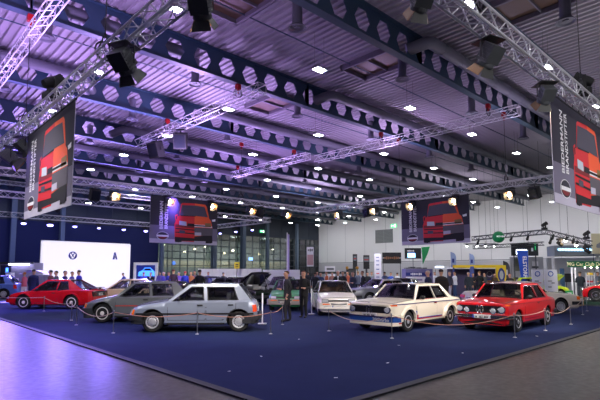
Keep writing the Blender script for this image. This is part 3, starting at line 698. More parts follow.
        def skin(poly, mi=0, off=0., th=.035, mbx=None):
            pm = fr if mbx is None else mbx
            for sd in (1, -1):
                mbx = pm[sd]; o = [(x, sd*(side(x, z)+off), z) for x, z in poly]; i_ = [(x, sd*(side(x, z)+off-th), z) for x, z in poly]; n = len(poly)
                mbx.add(o+i_, [tuple(range(n)), tuple(range(n, 2*n))[::-1]]+[(k, k+n, (k+1) % n+n, (k+1) % n) for k in range(n)], mi)
        pw = P.get('pw', .05); tr = .055
        # top rail following the roof edge
        skin([(A1[0]+.01, A1[1]+.01), (A1[0]-.03, A1[1]-tr), (C1[0]+.02, C1[1]-tr), (C1[0]-.01, C1[1]+.01), ((A1[0]+C1[0])/2, zr+.022)])
        skin([(A0[0]+.02, A0[1]-.03), (A0[0]-pw*1.9, A0[1]-.03), (A1[0]-pw*1.1, A1[1]-tr*.8), (A1[0]+.015, A1[1]+.01)])
        for (xb, xt, wd) in P['pil']: skin([(xb-wd/2, zbt-.04), (xb+wd/2, zbt-.04), (xt+wd/2, zr-.03), (xt-wd/2, zr-.03)])
        q0, q1 = P['cp']      # front edge of the C pillar at belt and at roof
        cpoly = [(q0, zbt-.04), (C0[0]-.02, C0[1]-.04), (C1[0]-.02, C1[1]+.005), (q1, C1[1]-.02)]; skin(cpoly)
        [s.part('window_frame', fr[q], [P.get('framem', s.paint)]) for q in (1, -1)]
        # glass
        gx = [A0[0]-pw*1.9]+[v for p in P['pil'] for v in (p[0]+p[2]/2, p[0]-p[2]/2)]+[q0]
        gt = [A1[0]-pw*1.1]+[v for p in P['pil'] for v in (p[1]+p[2]/2, p[1]-p[2]/2)]+[q1]
        sm = {1: MB(), -1: MB()}
        for k in range(0, len(gx), 2):
            a, b, c, d = gx[k], gx[k+1], gt[k], gt[k+1]
            for sd in (1, -1):
                g = MB(); pl = [(a+.01, zbt-.03), (b-.01, zbt-.03), (d-.01, zr-tr*.8), (c+.01, zr-tr*.8)]
                o = [(x, sd*(side(x, z)-.018), z) for x, z in pl]; g.slab(o if sd < 0 else o, (0, sd, 0), .004)
                s.part('side_window', g, m_cglass)
            if P.get('wtrim', 1):
                for lo in (([(a, zbt-.025), (b, zbt-.025), (b, zbt+.005), (a, zbt+.005)]), ([(c, zr-tr*1.25), (d, zr-tr*1.25), (d, zr-tr*.75), (c, zr-tr*.75)]), ([(a, zbt-.02), (a-.022, zbt-.02), (c-.022, zr-tr*.8), (c, zr-tr*.8)]), ([(b+.022, zbt-.02), (b, zbt-.02), (d, zr-tr*.8), (d+.022, zr-tr*.8)])):
                    skin(lo, 0, .004, .012, sm)
        if P.get('wtrim', 1): [s.part('window_trim', sm[q], P.get('trimm', m_trim)) for q in (1, -1)]
        for nm, Bp, Tp, sg in (('windscreen', A0, A1, 1), ('rear_window', C0, C1, -1)):
            wb_, wt_ = wbf(Bp[0])-.03, wr-.015
            def gl(u, v, o=0.):
                z = Bp[1]-.02+(Tp[1]-Bp[1]+.02)*u; x = Bp[0]+(Tp[0]-Bp[0])*u; h = wb_+(wt_-wb_)*u; y = -1+2*v
                return (x+sg*(.05*(1-y*y)+o), y*h, z+.02*(1-y*y)*u)
            g = MB(); g.grid(lambda u, v: gl(u, v, -.012), 4, 8); g.grid(lambda u, v: gl(u, v, -.016), 4, 8); s.part(nm, g, m_cglass)
            t = MB(); pts = [gl(0, v/8) for v in range(9)]+[gl(u/4, 1) for u in range(1, 5)]+[gl(1, 1-v/8) for v in range(1, 9)]+[gl(1-u/4, 0) for u in range(1, 4)]
            t.path(pts, .014, 5, closed=True); s.part('screen_seal', t, P.get('trimm', m_trim))
            if nm == 'windscreen':
                t = MB()
                for sd in (.1, -.55):
                    p0 = Vector(gl(.03, .5+sd*.45, .02)); p1 = Vector(gl(.10, .5+sd*.45+.33, .015)); t.tube(p0, p1, .008, 4)
                s.part('wiper', t, m_trim)
        # interior
        fl = min(zbt, P.get('floor', zbt)); xm = P.get('seatx', (A1[0]+C1[0])/2+.25)
        for sd in (1, -1):
            st = MB(); w_ = .24
            st.grid(lambda u, v: (xm-.02-.16*u+.05*sin(pi*v), sd*.35-w_*(1-.18*u)+2*w_*(1-.18*u)*v, zbt-.12+.33*u), 5, 5); st.grid(lambda u, v: (xm-.12-.16*u, sd*.35-w_*(1-.18*u)+2*w_*(1-.18*u)*v, zbt-.12+.33*u), 5, 5)
            st.box((xm-.15, sd*.35, zbt+.05), (.09, .4, .34)); st.box((xm-.25, sd*.35, zbt+.30), (.07, .24, .14)); st.box((xm-.24, sd*.35, zbt+.22), (.02, .1, .12)); s.part('seat', st, P.get('seatm', m_seat))
        st = MB(); st.box((C1[0]+.28, 0, zbt+.06), (.12, 1.05, .3)); s.part('rear_seat', st, P.get('seatm', m_seat))
        d = MB(); xd = A0[0]-.28; d.box((xd, 0, zbt-.01), (.3, 1.15, .1)); d.box((xd-.05, .35, zbt+.05), (.16, .34, .08)); s.part('dashboard', d, m_trim)
        st = MB(); T = Matrix.Translation((xd-.24, .35, zbt+.05)) @ Matrix.Rotation(R(-65), 4, 'Y')
        st.path([T @ Vector((.18*cos(a*pi/9), .18*sin(a*pi/9), 0)) for a in range(18)], .015, 6, closed=True); st.tube(T @ Vector((-.17, 0, 0)), T @ Vector((.17, 0, 0)), .014, 5); st.tube(T @ Vector((0, 0, 0)), T @ Vector((0, 0, -.2)), .03, 6)
        s.part('steering_wheel', st, m_trim)
    def wheels(s):
        P = s.P; r = P.get('rw', .29); tw = P.get('tw', .17); rr = P.get('rr', r*.66); st = P.get('rim', 'disc'); rm = P.get('rimm', m_silver)
        ty = MB(); ty.lathe([(rr-.01, -tw/2+.01), (rr+.02, -tw/2), (r-.03, -tw/2), (r, -tw/2+.03), (r, tw/2-.03), (r-.03, tw/2), (rr+.02, tw/2), (rr-.01, tw/2-.01)], 32)
        tme = ty.mesh('tyre', [m_tyre], 40, True)
        rb = MB(); n = 28
        h = tw/2
        if st == 'cap':      # pressed cover with a ring of slots
            rb.lathe([(rr, h-.02), (rr, h-.005), (rr-.015, h+.005), (rr-.045, h-.005), (rr-.055, h-.012), (rr-.075, h+.004), (rr*.52, h+.016), (rr*.48, h+.006), (rr*.3, h+.014), (0, h+.018)], n)
            for k in range(16): a = k*pi/8; rb.box((0, 0, 0), (.03, .018, .004), 1, T=Matrix.Translation((cos(a)*(rr-.055), sin(a)*(rr-.055), h-.004)) @ Matrix.Rotation(a, 4, 'Z'))
        else:
            rb.lathe([(rr, -h+.02), (rr, h-.006), (rr-.012, h+.002), (rr-.028, h-.004), (rr-.035, h-.05)], n)
            rb.lathe([(rr-.03, h-.06), (0, h-.06)], n, 0 if P.get('paleback') else 1)
            k_ = P.get('spokes', 8); spw = P.get('spw', .05)
            for k in range(k_):
                a = 2*pi*k/k_; T = Matrix.Rotation(a, 4, 'Z')
                rb.add([(rr*.25, -spw*.9, h-.015), (rr*.25, spw*.9, h-.015), (rr-.02, spw*.62, h-.03), (rr-.02, -spw*.62, h-.03), (rr*.25, -spw*.9, h-.05), (rr*.25, spw*.9, h-.05), (rr-.02, spw*.62, h-.055), (rr-.02, -spw*.62, h-.055)], [(0, 1, 2, 3), (7, 6, 5, 4), (0, 4, 5, 1), (1, 5, 6, 2), (2, 6, 7, 3), (3, 7, 4, 0)], 0, T)
            rb.lathe([(rr*.36, h-.03), (rr*.34, h-.008), (rr*.15, h), (rr*.12, h+.012), (0, h+.014)], 18)
        rme = rb.mesh('rim', [rm, m_trim], 30)
        for x in (s.wb/2, -s.wb/2):
            for sd in (1, -1):
                y = sd*(P.get('track', s.w(x)*2-tw*1.25)/2)
                wo = empty('wheel', '', '', (x, y, r)); del wo['label']; del wo['category']; wo.parent = s.root
                wo.rotation_euler = (-sd*pi/2, 0, 0)
                if x > 0 and P.get('steer'): wo.rotation_euler = (-sd*pi/2, 0, R(P['steer']))
                link('tyre', tme, wo); link('rim', rme, wo)
    def arches(s, wd=.045, off=.012, m=None):
        P = s.P; Ra = P.get('ra', .35); wz = P.get('rw', .29)+.02
        for x in (s.wb/2, -s.wb/2):
            for sd in (1, -1):
                mb = MB(); n = 18; vs = []; fs = []
                for k in range(n+1):
                    a = -.12*pi*0+pi*k/n*1.0; ca, sa = cos(a), sin(a)
                    for rad, o in ((Ra-.004, -.03), (Ra-.004, off), (Ra+wd*.6, off), (Ra+wd, -.01)):
                        X = x+rad*ca; Z = wz+rad*sa; Z = max(Z, s.prof(X)[1][1]+.02); vs.append((s.sx(X, Z), sd*(s.sy(X, min(Z, s.zt(X)-.05))+o), Z))
                for k in range(n):
                    for j in range(3): fs.append((k*4+j, k*4+j+1, (k+1)*4+j+1, (k+1)*4+j))
                mb.add(vs, fs); s.part('wheel_arch_flare', mb, m or s.paint)
    def panels(s):
        P = s.P; ro = P['cab']
        # doors
        for (x0, x1) in P['doors']:
            for sd in (1, -1):
                Ra = P.get('ra', .35)+.035; wz = P.get('rw', .29)+.02
                def zlo(x, o=0.):
                    v = s.zb+.14-o
                    for wx in (s.wb/2, -s.wb/2):
                        if abs(x-wx) < Ra: v = max(v, wz+math.sqrt(Ra*Ra-(x-wx)**2)-o)
                    return v
                g = MB(); s.stripe(x0-.012, x1+.012, lambda x: zlo(x, .012), lambda x: s.zt(x)-.02, 0, .002, g, (sd,)); gap = s.part('door', MB().add([], []), s.paint) if 0 else None
                d = MB(); s.stripe(x0, x1, zlo, lambda x: s.zt(x)-.028, 0, .006, d, (sd,)); do = s.part('door', d, s.paint)
                s.part('door_gap', g, m_trim, do)
                h = MB(); hx_ = x0+.14; hz = s.zt(hx_)-.13; h.box((hx_, sd*(s.sy(hx_, hz)+.018), hz), (.15, .03, .035)); s.part('door_handle', h, P.get('handm', m_trim), do)
        # bonnet outline
        a, b = P['cab'][0][0]+.04, s.xf-.10; W = lambda x: s.w(x)*.88
        def hood(off, i, o=0.):
            mb = MB(); n = 10
            mb.grid(lambda u, v: (lambda x, y: (s.sx(x, s.zt(x)), y, top(x, y)+off))(a-o+(b-a+2*o)*u, (W(a-o+(b-a+2*o)*u)+o)*(-1+2*v)), n, 8); return mb
        def top(x, y):
            Wd = s.w(x); q = s.prof(x); pts = [(q[8][0], q[8][1]), (q[7][0], q[7][1]), (q[6][0], q[6][1])]; return interp(pts, abs(y))
        s.top_at = top
        if P.get('bonnet', 1):
            bo = s.part('bonnet', hood(.010, 0), s.paint); s.part('bonnet_gap', hood(.004, 1, .012), m_trim, bo)
        # sill trim
        for q in (1, -1): mb = MB(); s.stripe(-s.wb/2+.4, s.wb/2-.4, s.zb+.01, s.zb+.06, 0, .004, mb, (q,)); s.part('sill', mb, m_trim)
        # mirrors
        for sd in (1, -1) if P.get('mir', 2) == 2 else (1,):
            x = P['cab'][0][0]-.32; z = P['cab'][0][1]+.05; y = sd*(s.w(x)*.93+.09); mb = MB()
            mb.ball((x, y, z), .1, (.55, .9, .6), 0, 10, 6); mb.tube((x, sd*s.w(x)*.9, z-.05), (x, y, z), .02, 6); s.part('door_mirror', mb, P.get('mirm', m_trim))
        # under body
        mb = MB(); mb.box(((s.xf+s.xr)/2, 0, s.zb+.02), (s.xf-s.xr-.5, s.w(0)*1.3, .08)); mb.tube((s.wb/2, -.5, P.get('rw', .29)), (s.wb/2, .5, P.get('rw', .29)), .04, 6); mb.tube((-s.wb/2, -.5, P.get('rw', .29)), (-s.wb/2, .5, P.get('rw', .29)), .04, 6)
        s.part('chassis', mb, m_arch)
    def front(s, z): return s.sx(s.xf, z)
    def rear(s, z): return s.sx(s.xr, z)
    def fbox(s, name, y0, y1, z0, z1, m, t=.03, off=.0, end=1, parent=None, smooth=0):
        """a box standing on the nose (end=1) or the tail (end=-1), following its lean"""
        g = s.front if end > 0 else s.rear; mb = MB()
        vs = []
        for dx in (-.03, t):
            for y, z in ((y0, z0), (y1, z0), (y1, z1), (y0, z1)): vs.append((g(z)+end*(dx+off), y, z))
        mb.add(vs, [(0, 1, 2, 3), (7, 6, 5, 4), (0, 4, 5, 1), (1, 5, 6, 2), (2, 6, 7, 3), (3, 7, 4, 0)])
        return s.part(name, mb, m, parent, smooth)
    def lamp(s, y, z, r, m=None, end=1, name='headlamp', off=0.):
        mb = MB(); T = Matrix.Translation((s.front(z) if end > 0 else s.rear(z), y, z)) @ Matrix.Rotation(end*pi/2, 4, 'Y')
        mb.lathe([(r+.015, -.04), (r+.015, .02+off), (r, .025+off)], 20, 1, T); mb.lathe([(r, .02+off), (r*.6, .038+off), (0, .042+off)], 20, 0, T)
        return s.part(name, mb, [m or m_lampg, m_chrome])
    def bumper(s, z, h, m, t=.08, out=.05, end=1, wrap=.5, name='bumper', win=.0):
        g = s.front(z) if end > 0 else s.rear(z); W = s.w(g-end*.3)+.02-win; mb = MB()
        x0 = g+end*out; pts = [(x0-end*wrap, -W-.0, z), (x0-end*.16, -W, z), (x0-end*.05, -W+.07, z), (x0-end*.01, -W+.2, z), (x0, -W*.4, z), (x0+end*.01, 0, z), (x0, W*.4, z), (x0-end*.01, W-.2, z), (x0-end*.05, W-.07, z), (x0-end*.16, W, z), (x0-end*wrap, W, z)]
        mb.sweep(pts, t, h); return s.part(name, mb, m, None, 30)
    def plate(s, z, end=1, off=.06, y=0, wd=.5, blue=True):
        p = s.fbox('number_plate', y-wd/2, y+wd/2, z-.055, z+.055, m_plate, .012, off, end)
        if blue: s.fbox('plate_band', y-end*wd/2-(.0 if end > 0 else .04), y-end*wd/2+(.04 if end > 0 else 0), z-.055, z+.055, m_plb, .015, off, end, p)
        mb = MB(); g = s.front(z) if end > 0 else s.rear(z); x = g+end*(off+.013)
        yy = -wd/2+.08
        for k, w_ in enumerate((.03, .035, .0, .03, .035, .02, .0, .035, .03, .035)):
            if w_: mb.box((x, y-end*(-yy)*-1*-1, z), (.004, w_*.75, .07))
            yy += .038
        s.part('plate_print', mb, m_trim, p)
        return p
    def build(s):
        s.body(); s.cabin(); s.panels(); s.wheels()

# ---------------------------------------------------------------- silver five-door hatchback
def paintm(n, c, metal=.0, rough=.3): return mat(n, c, rough, metal, 1.)
p_silver = paintm('silver_blue_paint', '#8893a6', .3, .32)
H205 = dict(xf=1.83, xr=-1.72, wb=2.42, zb=.2, feat=.66, rw=.285, ra=.335, tw=.165, wr=.60, crown=.05,
    top=[(-1.72, .80), (-1.62, .85), (-1.45, .89), (.72, .875), (.85, .865), (1.25, .80), (1.65, .72), (1.83, .665)],
    hw=[(-1.72, .62), (-1.66, .72), (-1.5, .765), (0, .785), (1.2, .78), (1.6, .755), (1.78, .70), (1.83, .62)],
    fl=[(.2, -.02), (.35, .02), (.5, .02), (.7, -.06)], rl=[(.2, .03), (.4, -.02), (.7, .0), (.85, .06)],
    cab=[(.80, .88), (.20, 1.315), (-1.18, 1.32), (-1.58, .86)], cp=(-1.22, -1.05), pil=[(-.28, -.24, .085)], doors=[(-.26, .78), (-1.12, -.30)], seatx=-.05, rim='cap', rimm=mat('silver_wheel_cover', '#b9bcc3', .35, metal=.4), rr=.185)
def hatch_front(c, col=None, lamps=1):
    c.fbox('grille', -.42, .42, .50, .62, m_trim, .01, .005)
    for sd in (1, -1): c.fbox('headlamp', min(sd*.42, sd*.66), max(sd*.42, sd*.66), .50, .64, m_lampg, .015, .005)
    for sd in (1, -1):
        mb = MB(); c.stripe(c.xf-.10, c.xf+.0, .49, .63, 0, .012, mb, (sd,)); c.part('indicator', mb, m_amber)
car = Car('silver_hatchback', 'silver blue five door hatchback in the left foreground on the blue carpet', H205, (7.55, 12.32), 139, p_silver)
hatch_front(car)
m_bmp = mat('grey_black_bumper', '#24262b', .6)
for e in (1, -1): car.bumper(.40, .15, m_bmp, .07, .05, e, .42)
car.bumper(.29, .1, m_bmp, .06, .0, 1, .4, 'front_apron'); car.bumper(.30, .12, m_bmp, .06, .0, -1, .4, 'rear_apron')
car.sides('side_moulding', m_trim, -1.62, 1.68, .485, .535, 0, .012, n=40)
car.sides('tail_lamp', mat('orange_red_lens', '#e04a22', .25, emit=.06, ecol='#ff4a1a'), -1.71, -1.60, .56, .76, 0, .012)
car.arches(.02, .006, m_trim)
# ---------------------------------------------------------------- dark grey rally-type hatchback behind it
p_dgrey = paintm('dark_grey_metallic_paint', '#6e7476', .2, .35)
T16 = dict(H205); T16.update(paleback=1, wb=2.54, xf=1.93, xr=-1.90, rw=.31, ra=.37, tw=.21, zb=.17, spokes=12, rim='spoke', spw=.028, rimm=m_whiterim, rr=.21, wr=.62,
    hw=[(-1.90, .72), (-1.8, .84), (-1.5, .86), (-.7, .85), (-.4, .80), (.55, .80), (.85, .83), (1.6, .84), (1.85, .76), (1.93, .68)],
    top=[(-1.90, .84), (-1.7, .88), (-1.45, .90), (.72, .885), (.85, .87), (1.25, .80), (1.7, .70), (1.93, .64)],
    cab=[(.84, .89), (.28, 1.33), (-1.15, 1.33), (-1.68, .87)], pil=[(-.36, -.28, .09)], cp=(-1.15, -1.0), doors=[(-.33, .82)], seatx=-.1)
car = Car('dark_grey_hatchback', 'dark grey three door hatchback with thin red stripe and pale wheels, behind the silver one', T16, (7.55, 15.75), 135, p_dgrey)
hatch_front(car); car.bumper(.40, .16, mat('dark_grey_bumper', '#35393c', .5), .07, .04, 1, .42); car.bumper(.40, .16, MATS['dark_grey_bumper'], .07, .04, -1, .42)
car.bumper(.24, .16, MATS['dark_grey_bumper'], .07, .0, 1, .4, 'front_apron')
car.sides('red_stripe', mat('red_stripe_tape', '#c03a30', .5), -1.75, .82, .545, .575, 0, .012, n=30); car.arches(.05, .03)
# ---------------------------------------------------------------- red coupe at the left
p_red = paintm('bright_red_paint', '#c8121b', 0, .25)
QU = dict(paleback=1, xf=1.86, xr=-2.04, wb=2.22, zb=.17, feat=.60, rw=.315, ra=.365, tw=.235, wr=.56, crown=.045, spokes=16, rim='spoke', spw=.022, rimm=m_whiterim, rr=.215,
    top=[(-2.04, .80), (-1.95, .87), (-1.5, .89), (.70, .84), (.9, .82), (1.45, .74), (1.7, .68), (1.86, .66)],
    hw=[(-2.04, .72), (-1.9, .84), (-1.5, .885), (-.75, .87), (-.55, .82), (.5, .82), (.8, .85), (1.55, .87), (1.76, .80), (1.86, .72)],
    fl=[(.2, -.04), (.45, .03), (.7, -.04)], rl=[(.2, .05), (.5, -.02), (.75, .0), (.88, .05)],
    cab=[(.80, .85), (.20, 1.31), (-.86, 1.31), (-1.62, .89)], pil=[(-.36, -.42, .06)], cp=(-.98, -.80), doors=[(-.40, .70)], seatx=-.1)
car = Car('red_coupe', 'red rally coupe with wide arches and pale wheels at the far left, facing left', QU, (7.0, 24.1), 135, p_red)
car.fbox('grille', -.66, .66, .50, .64, m_trim, .01, .005)
for sd in (1, -1): car.fbox('headlamp', min(sd*.34, sd*.62), max(sd*.34, sd*.62), .51, .63, m_lampg, .015, .012)
car.bumper(.40, .17, p_red, .08, .05, 1, .45); car.bumper(.42, .17, p_red, .08, .04, -1, .45); car.arches(.06, .03)
car.fbox('tail_lamp_band', -.74, .74, .58, .80, m_trim, .02, .01, -1); car.plate(.66, -1, .04, 0, .4, False)
for sd in (1, -1): car.fbox('tail_lamp', min(sd*.45, sd*.72), max(sd*.45, sd*.72), .60, .76, mat('dark_red_lens', '#5a1016', .2), .03, .01, -1)
mb = MB(); mb.box((-1.85, 0, .95), (.22, 1.35, .03)); mb.box((-1.8, .5, .92), (.1, .04, .08)); mb.box((-1.8, -.5, .92), (.1, .04, .08)); car.part('rear_spoiler', mb, m_trim)
car.sides('body_crease', p_red, -1.5, -.2, .72, .75, 0, .008)
# ---------------------------------------------------------------- beige saloon behind the grey hatchback
p_beige = paintm('champagne_paint', '#cdb898', .1, .35)
SAL = dict(xf=2.15, xr=-2.2, wb=2.55, zb=.2, feat=.6, rw=.3, ra=.35, tw=.18, wr=.58, crown=.04,
    top=[(-2.2, .84), (-2.1, .90), (-1.5, .93), (.80, .90), (1.0, .88), (1.7, .80), (2.15, .74)],
    hw=[(-2.2, .70), (-2.1, .78), (-1.5, .83), (0, .845), (1.6, .83), (2.05, .78), (2.15, .70)], fl=[(.2, -.05), (.5, .03), (.75, -.02)], rl=[(.2, .05), (.5, -.02), (.85, .04)],
    cab=[(.88, .91), (.22, 1.38), (-1.02, 1.38), (-1.55, .94)], pil=[(-.22, -.25, .06)], cp=(-1.22, -.98), doors=[(-.24, .84), (-1.15, -.27)], seatx=-.0, rim='cap', rr=.19)
car = Car('beige_saloon', 'champagne beige saloon behind the dark grey hatchback, in front of the glowing wall', SAL, at(131, 24.6)[:2], 140, p_beige); car.root.scale[2] = .94
for e in (1, -1): car.bumper(.45, .14, m_bmp, .08, .05, e, .4)
car.fbox('grille', -.4, .4, .52, .68, m_trim, .01, .005); car.lamp(.55, .6, .09); car.lamp(-.55, .6, .09); car.arches(.02, .008, m_trim)
# ---------------------------------------------------------------- two-door sixties saloons
p_ivory = paintm('ivory_white_paint', '#ece5d0', 0, .3); p_red2 = paintm('verona_red_paint', '#c9161a', 0, .28)
BM = dict(xf=1.98, xr=-2.14, wb=2.5, zb=.21, feat=.79, rw=.295, ra=.345, tw=.19, wr=.575, crown=.03,
    top=[(-2.14, .80), (-2.08, .87), (-1.5, .915), (.75, .915), (.95, .905), (1.6, .865), (1.9, .83), (1.98, .79)],
    hw=[(-2.14, .66), (-2.06, .74), (-1.5, .785), (0, .80), (1.6, .785), (1.9, .755), (1.98, .69)], fl=[(.2, -.10), (.4, -.05), (.6, .0), (.78, .06), (.9, .03)], rl=[(.2, .08), (.5, 0), (.78, -.04), (.9, .03)],
    cab=[(.82, .92), (.36, 1.34), (-.98, 1.345), (-1.45, .93)], pil=[(-.42, -.34, .045)], cp=(-1.18, -.92), doors=[(-.40, .78)], seatx=.0, spokes=10, rim='spoke', spw=.03, rr=.185, rimm=m_silver, pw=.035, handm=m_chrome, trimm=m_chrome)
def kidney_front(c, zlo=.56, zhi=.76, sec=True):
    c.fbox('grille', -.60, .60, zlo, zhi, m_trim, .012, .0)
    for sd in (1, -1):
        k = MB(); x = c.front((zlo+zhi)/2)
        pts = [(x+.035, sd*.055+.045*cos(a*pi/8), (zlo+zhi)/2+(zhi-zlo)*.56*sin(a*pi/8)) for a in range(16)]; k.path(pts, .012, 6, closed=True)
        c.part('kidney_frame', k, m_chrome)
        k = MB(); k.add([(x+.03, p[1], p[2]) for p in pts], [tuple(range(16))]); c.part('kidney_grille', k, m_trim)
        c.lamp(sd*.60, (zlo+zhi)/2+.005, .095)
        if sec: c.lamp(sd*.375, (zlo+zhi)/2-.035, .078, off=.03, name='driving_lamp')
    k = MB(); k.box((c.front(.83)+.0, 0, .855), (.02, .06, .02)); c.part('badge', k, m_silver)
    ind = MB(); c.stripe(1.78, 1.94, .765, .805, 0, .012, ind, n=3); c.part('indicator', ind, m_amber)
B1 = dict(BM); B1.update(tw=.2, spw=.045, spokes=8, steer=0)
B1['hw'] = [(-2.14, .66), (-2.06, .75), (-1.75, .80), (-1.55, .825), (-.95, .825), (-.8, .80), (.8, .80), (.95, .825), (1.6, .825), (1.75, .80), (1.9, .765), (1.98, .70)]
car = Car('white_saloon', 'ivory white two door saloon with blue and red stripes, turned left, right of centre', B1, (12.7, 8.5), 182, p_ivory)
kidney_front(car, .56, .76, False); car.root.scale[2] = .97; car.arches(.10, .045)
m_sb = mat('stripe_blue', '#1d4fa0', .4); m_sr = mat('stripe_red', '#c62b2a', .4); m_sv = mat('stripe_violet', '#26205a', .4)
ap = car.bumper(.36, .30, p_ivory, .10, .05, 1, .30, 'front_spoiler', .05)
for z, h, m, n in ((.455, .035, m_sv, 'spoiler_stripe'), (.375, .125, m_sb, 'blue_spoiler_band'), (.285, .035, m_sr, 'spoiler_stripe')): car.bumper(z, h, m, .104, .05, 1, .28, n, .05)
mb = MB(); mb.text('2002turbo', .13, frame((car.front(.375)+.118, .40, .375), (0, 1, 0), (0, 0, 1))); car.part('spoiler_lettering', mb, m_plate)
car.plate(.50, 1, .07, 0, .5, False); car.bumper(.45, .1, m_chrome, .08, .04, -1, .5)
car.sides('side_stripe_red', m_sr, -.72, .72, .325, .350, 0, .012)
car.sides('side_stripe_hook', m_sr, .70, .76, .325, .46, 0, .012, n=2)
car.sides('side_stripe_blue', m_sb, -.72, .74, .352, .378, 0, .011)
car.sides('side_stripe_hook', m_sb, .77, .83, .36, .58, 0, .011, n=2)
car.sides('belt_line', m_sv, -2.0, 1.9, .795, .822, 0, .010, n=40)
# red one
car = Car('red_saloon', 'bright red two door saloon with four round lamps, turned left, at the right', dict(BM, seatm=mat('beige_car_seat', '#9a8f7c', .8)), (14.89, 6.28), 181.8, p_red2)
kidney_front(car, .56, .76, True); car.root.scale[2] = .985; car.arches(.015, .006)
m_bcb = mat('bumper_chrome_black', '#2a2b2e', .3, metal=.6)
car.bumper(.46, .09, m_chrome, .07, .06, 1, .5); car.bumper(.46, .045, m_trim, .078, .065, 1, .5, 'bumper_rubber'); car.bumper(.46, .09, m_chrome, .07, .05, -1, .5); car.bumper(.31, .14, m_trim, .05, -.03, 1, .3, 'front_apron')
car.plate(.455, 1, .11, .05, .5, True)
car.sides('belt_line', mat('dark_red_line', '#7d0d12', .4), -2.0, 1.88, .795, .812, 0, .008, n=40)
mb = MB(); mb.box((.0, .35, 1.08), (.05, .22, .12)); mb.box((.0, -.35, 1.08), (.05, .22, .12)); car.part('pale_headrest', mb, mat('cream_cloth', '#d8cdb4', .8))
# ---------------------------------------------------------------- small hatchbacks facing the camera
R5 = dict(xf=1.62, xr=-1.86, wb=2.42, zb=.20, feat=.58, rw=.275, ra=.325, tw=.17, wr=.56, crown=.04,
    top=[(-1.86, .80), (-1.7, .86), (-1.45, .90), (.66, .90), (.85, .87), (1.4, .76), (1.62, .70)],
    hw=[(-1.86, .62), (-1.76, .70), (-1.4, .745), (0, .76), (1.2, .755), (1.5, .73), (1.62, .67)], fl=[(.2, -.02), (.45, .06), (.7, -.02)], rl=[(.2, .03), (.5, -.02), (.85, .08)],
    cab=[(.74, .90), (.18, 1.36), (-1.08, 1.38), (-1.62, .88)], pil=[(-.36, -.34, .06)], cp=(-1.2, -1.0), doors=[(-.34, .70)], seatx=-.05, rim='cap', rr=.17)
p_white = paintm('pure_white_paint', '#e8e4dc', 0, .35); p_green = paintm('leaf_green_paint', '#2e8f52', 0, .35)
def r5_front(c, bm, ins):
    b = c.bumper(.42, .24, bm, .10, .06, 1, .45)
    c.fbox('grille', -.38, .38, .585, .65, m_trim, .01, .005)
    for sd in (1, -1):
        c.fbox('lamp_surround', min(sd*.385, sd*.645), max(sd*.385, sd*.645), .545, .685, m_trim, .008, .003); c.fbox('headlamp', min(sd*.40, sd*.63), max(sd*.40, sd*.63), .56, .67, m_lampg, .015, .01)
        c.fbox('indicator', min(sd*.34, sd*.62), max(sd*.34, sd*.62), .475, .515, m_amber, .02, .095)
        c.fbox('fog_lamp', min(sd*.40, sd*.58), max(sd*.40, sd*.58), .32, .40, m_lampg, .02, .095)
    c.fbox('bumper_intake', -.30, .30, .475, .525, m_trim, .02, .106)
    c.plate(.38, 1, .11, 0, .52, True)
RW = dict(R5); RW.update(seatm=mat('tan_car_seat', '#8a6a50', .8), xf=1.66, zb=.16)
RW['hw'] = [(-1.86, .7), (-1.7, .84), (-1.2, .86), (-.6, .84), (-.4, .77), (.6, .765), (1.2, .78), (1.5, .75), (1.66, .68)]
car = Car('white_hatchback', 'white small hatchback facing the camera with a blue edged number plate, in the centre', RW, (14.66, 13.45), 229, p_white)
r5_front(car, p_white, 1); car.root.scale[2] = .94; car.arches(.04, .02)
car = Car('green_hatchback', 'green small hatchback with grey bumper behind the two men in dark suits', R5, (14.85, 16.45), 222, p_green)
car.root.scale[2] = .95; r5_front(car, mat('warm_grey_bumper', '#9a958a', .5), 1)
car.sides('side_cladding', MATS['warm_grey_bumper'], -1.5, 1.4, .38, .5, 0, .012, n=30)
# ---------------------------------------------------------------- ivory roadster-coupe behind the red saloon, facing right
SLC = dict(SAL); SLC.update(top=[(-2.25, .78), (-2.1, .86), (-1.5, .89), (.80, .88), (1.0, .86), (1.7, .79), (2.15, .72)], xr=-2.25, hw=[(-2.25, .72), (-2.1, .83), (-1.5, .87), (0, .88), (1.6, .87), (2.05, .82), (2.15, .74)],
    wb=2.46, cab=[(.78, .89), (.22, 1.27), (-.85, 1.27), (-1.3, .90)], pil=[(-.3, -.3, .03)], cp=(-1.12, -.85), doors=[(-.4, .74)])
car = Car('ivory_coupe', 'ivory white coupe with orange corner indicator behind the red saloon, facing right', SLC, (20.45, 8.1), -37.6, p_ivory)
for e in (1, -1): car.bumper(.43, .13, m_bmp, .08, .06, e, .5)
car.sides('indicator', m_amber, 1.95, 2.14, .56, .70, 0, .015, n=3)
for sd in (1, -1): car.fbox('tail_lamp', min(sd*.4, sd*.80), max(sd*.4, sd*.80), .60, .73, m_redl, .02, .01, -1)
car.plate(.62, -1, .03, 0, .5, False); car.arches(.02, .01)
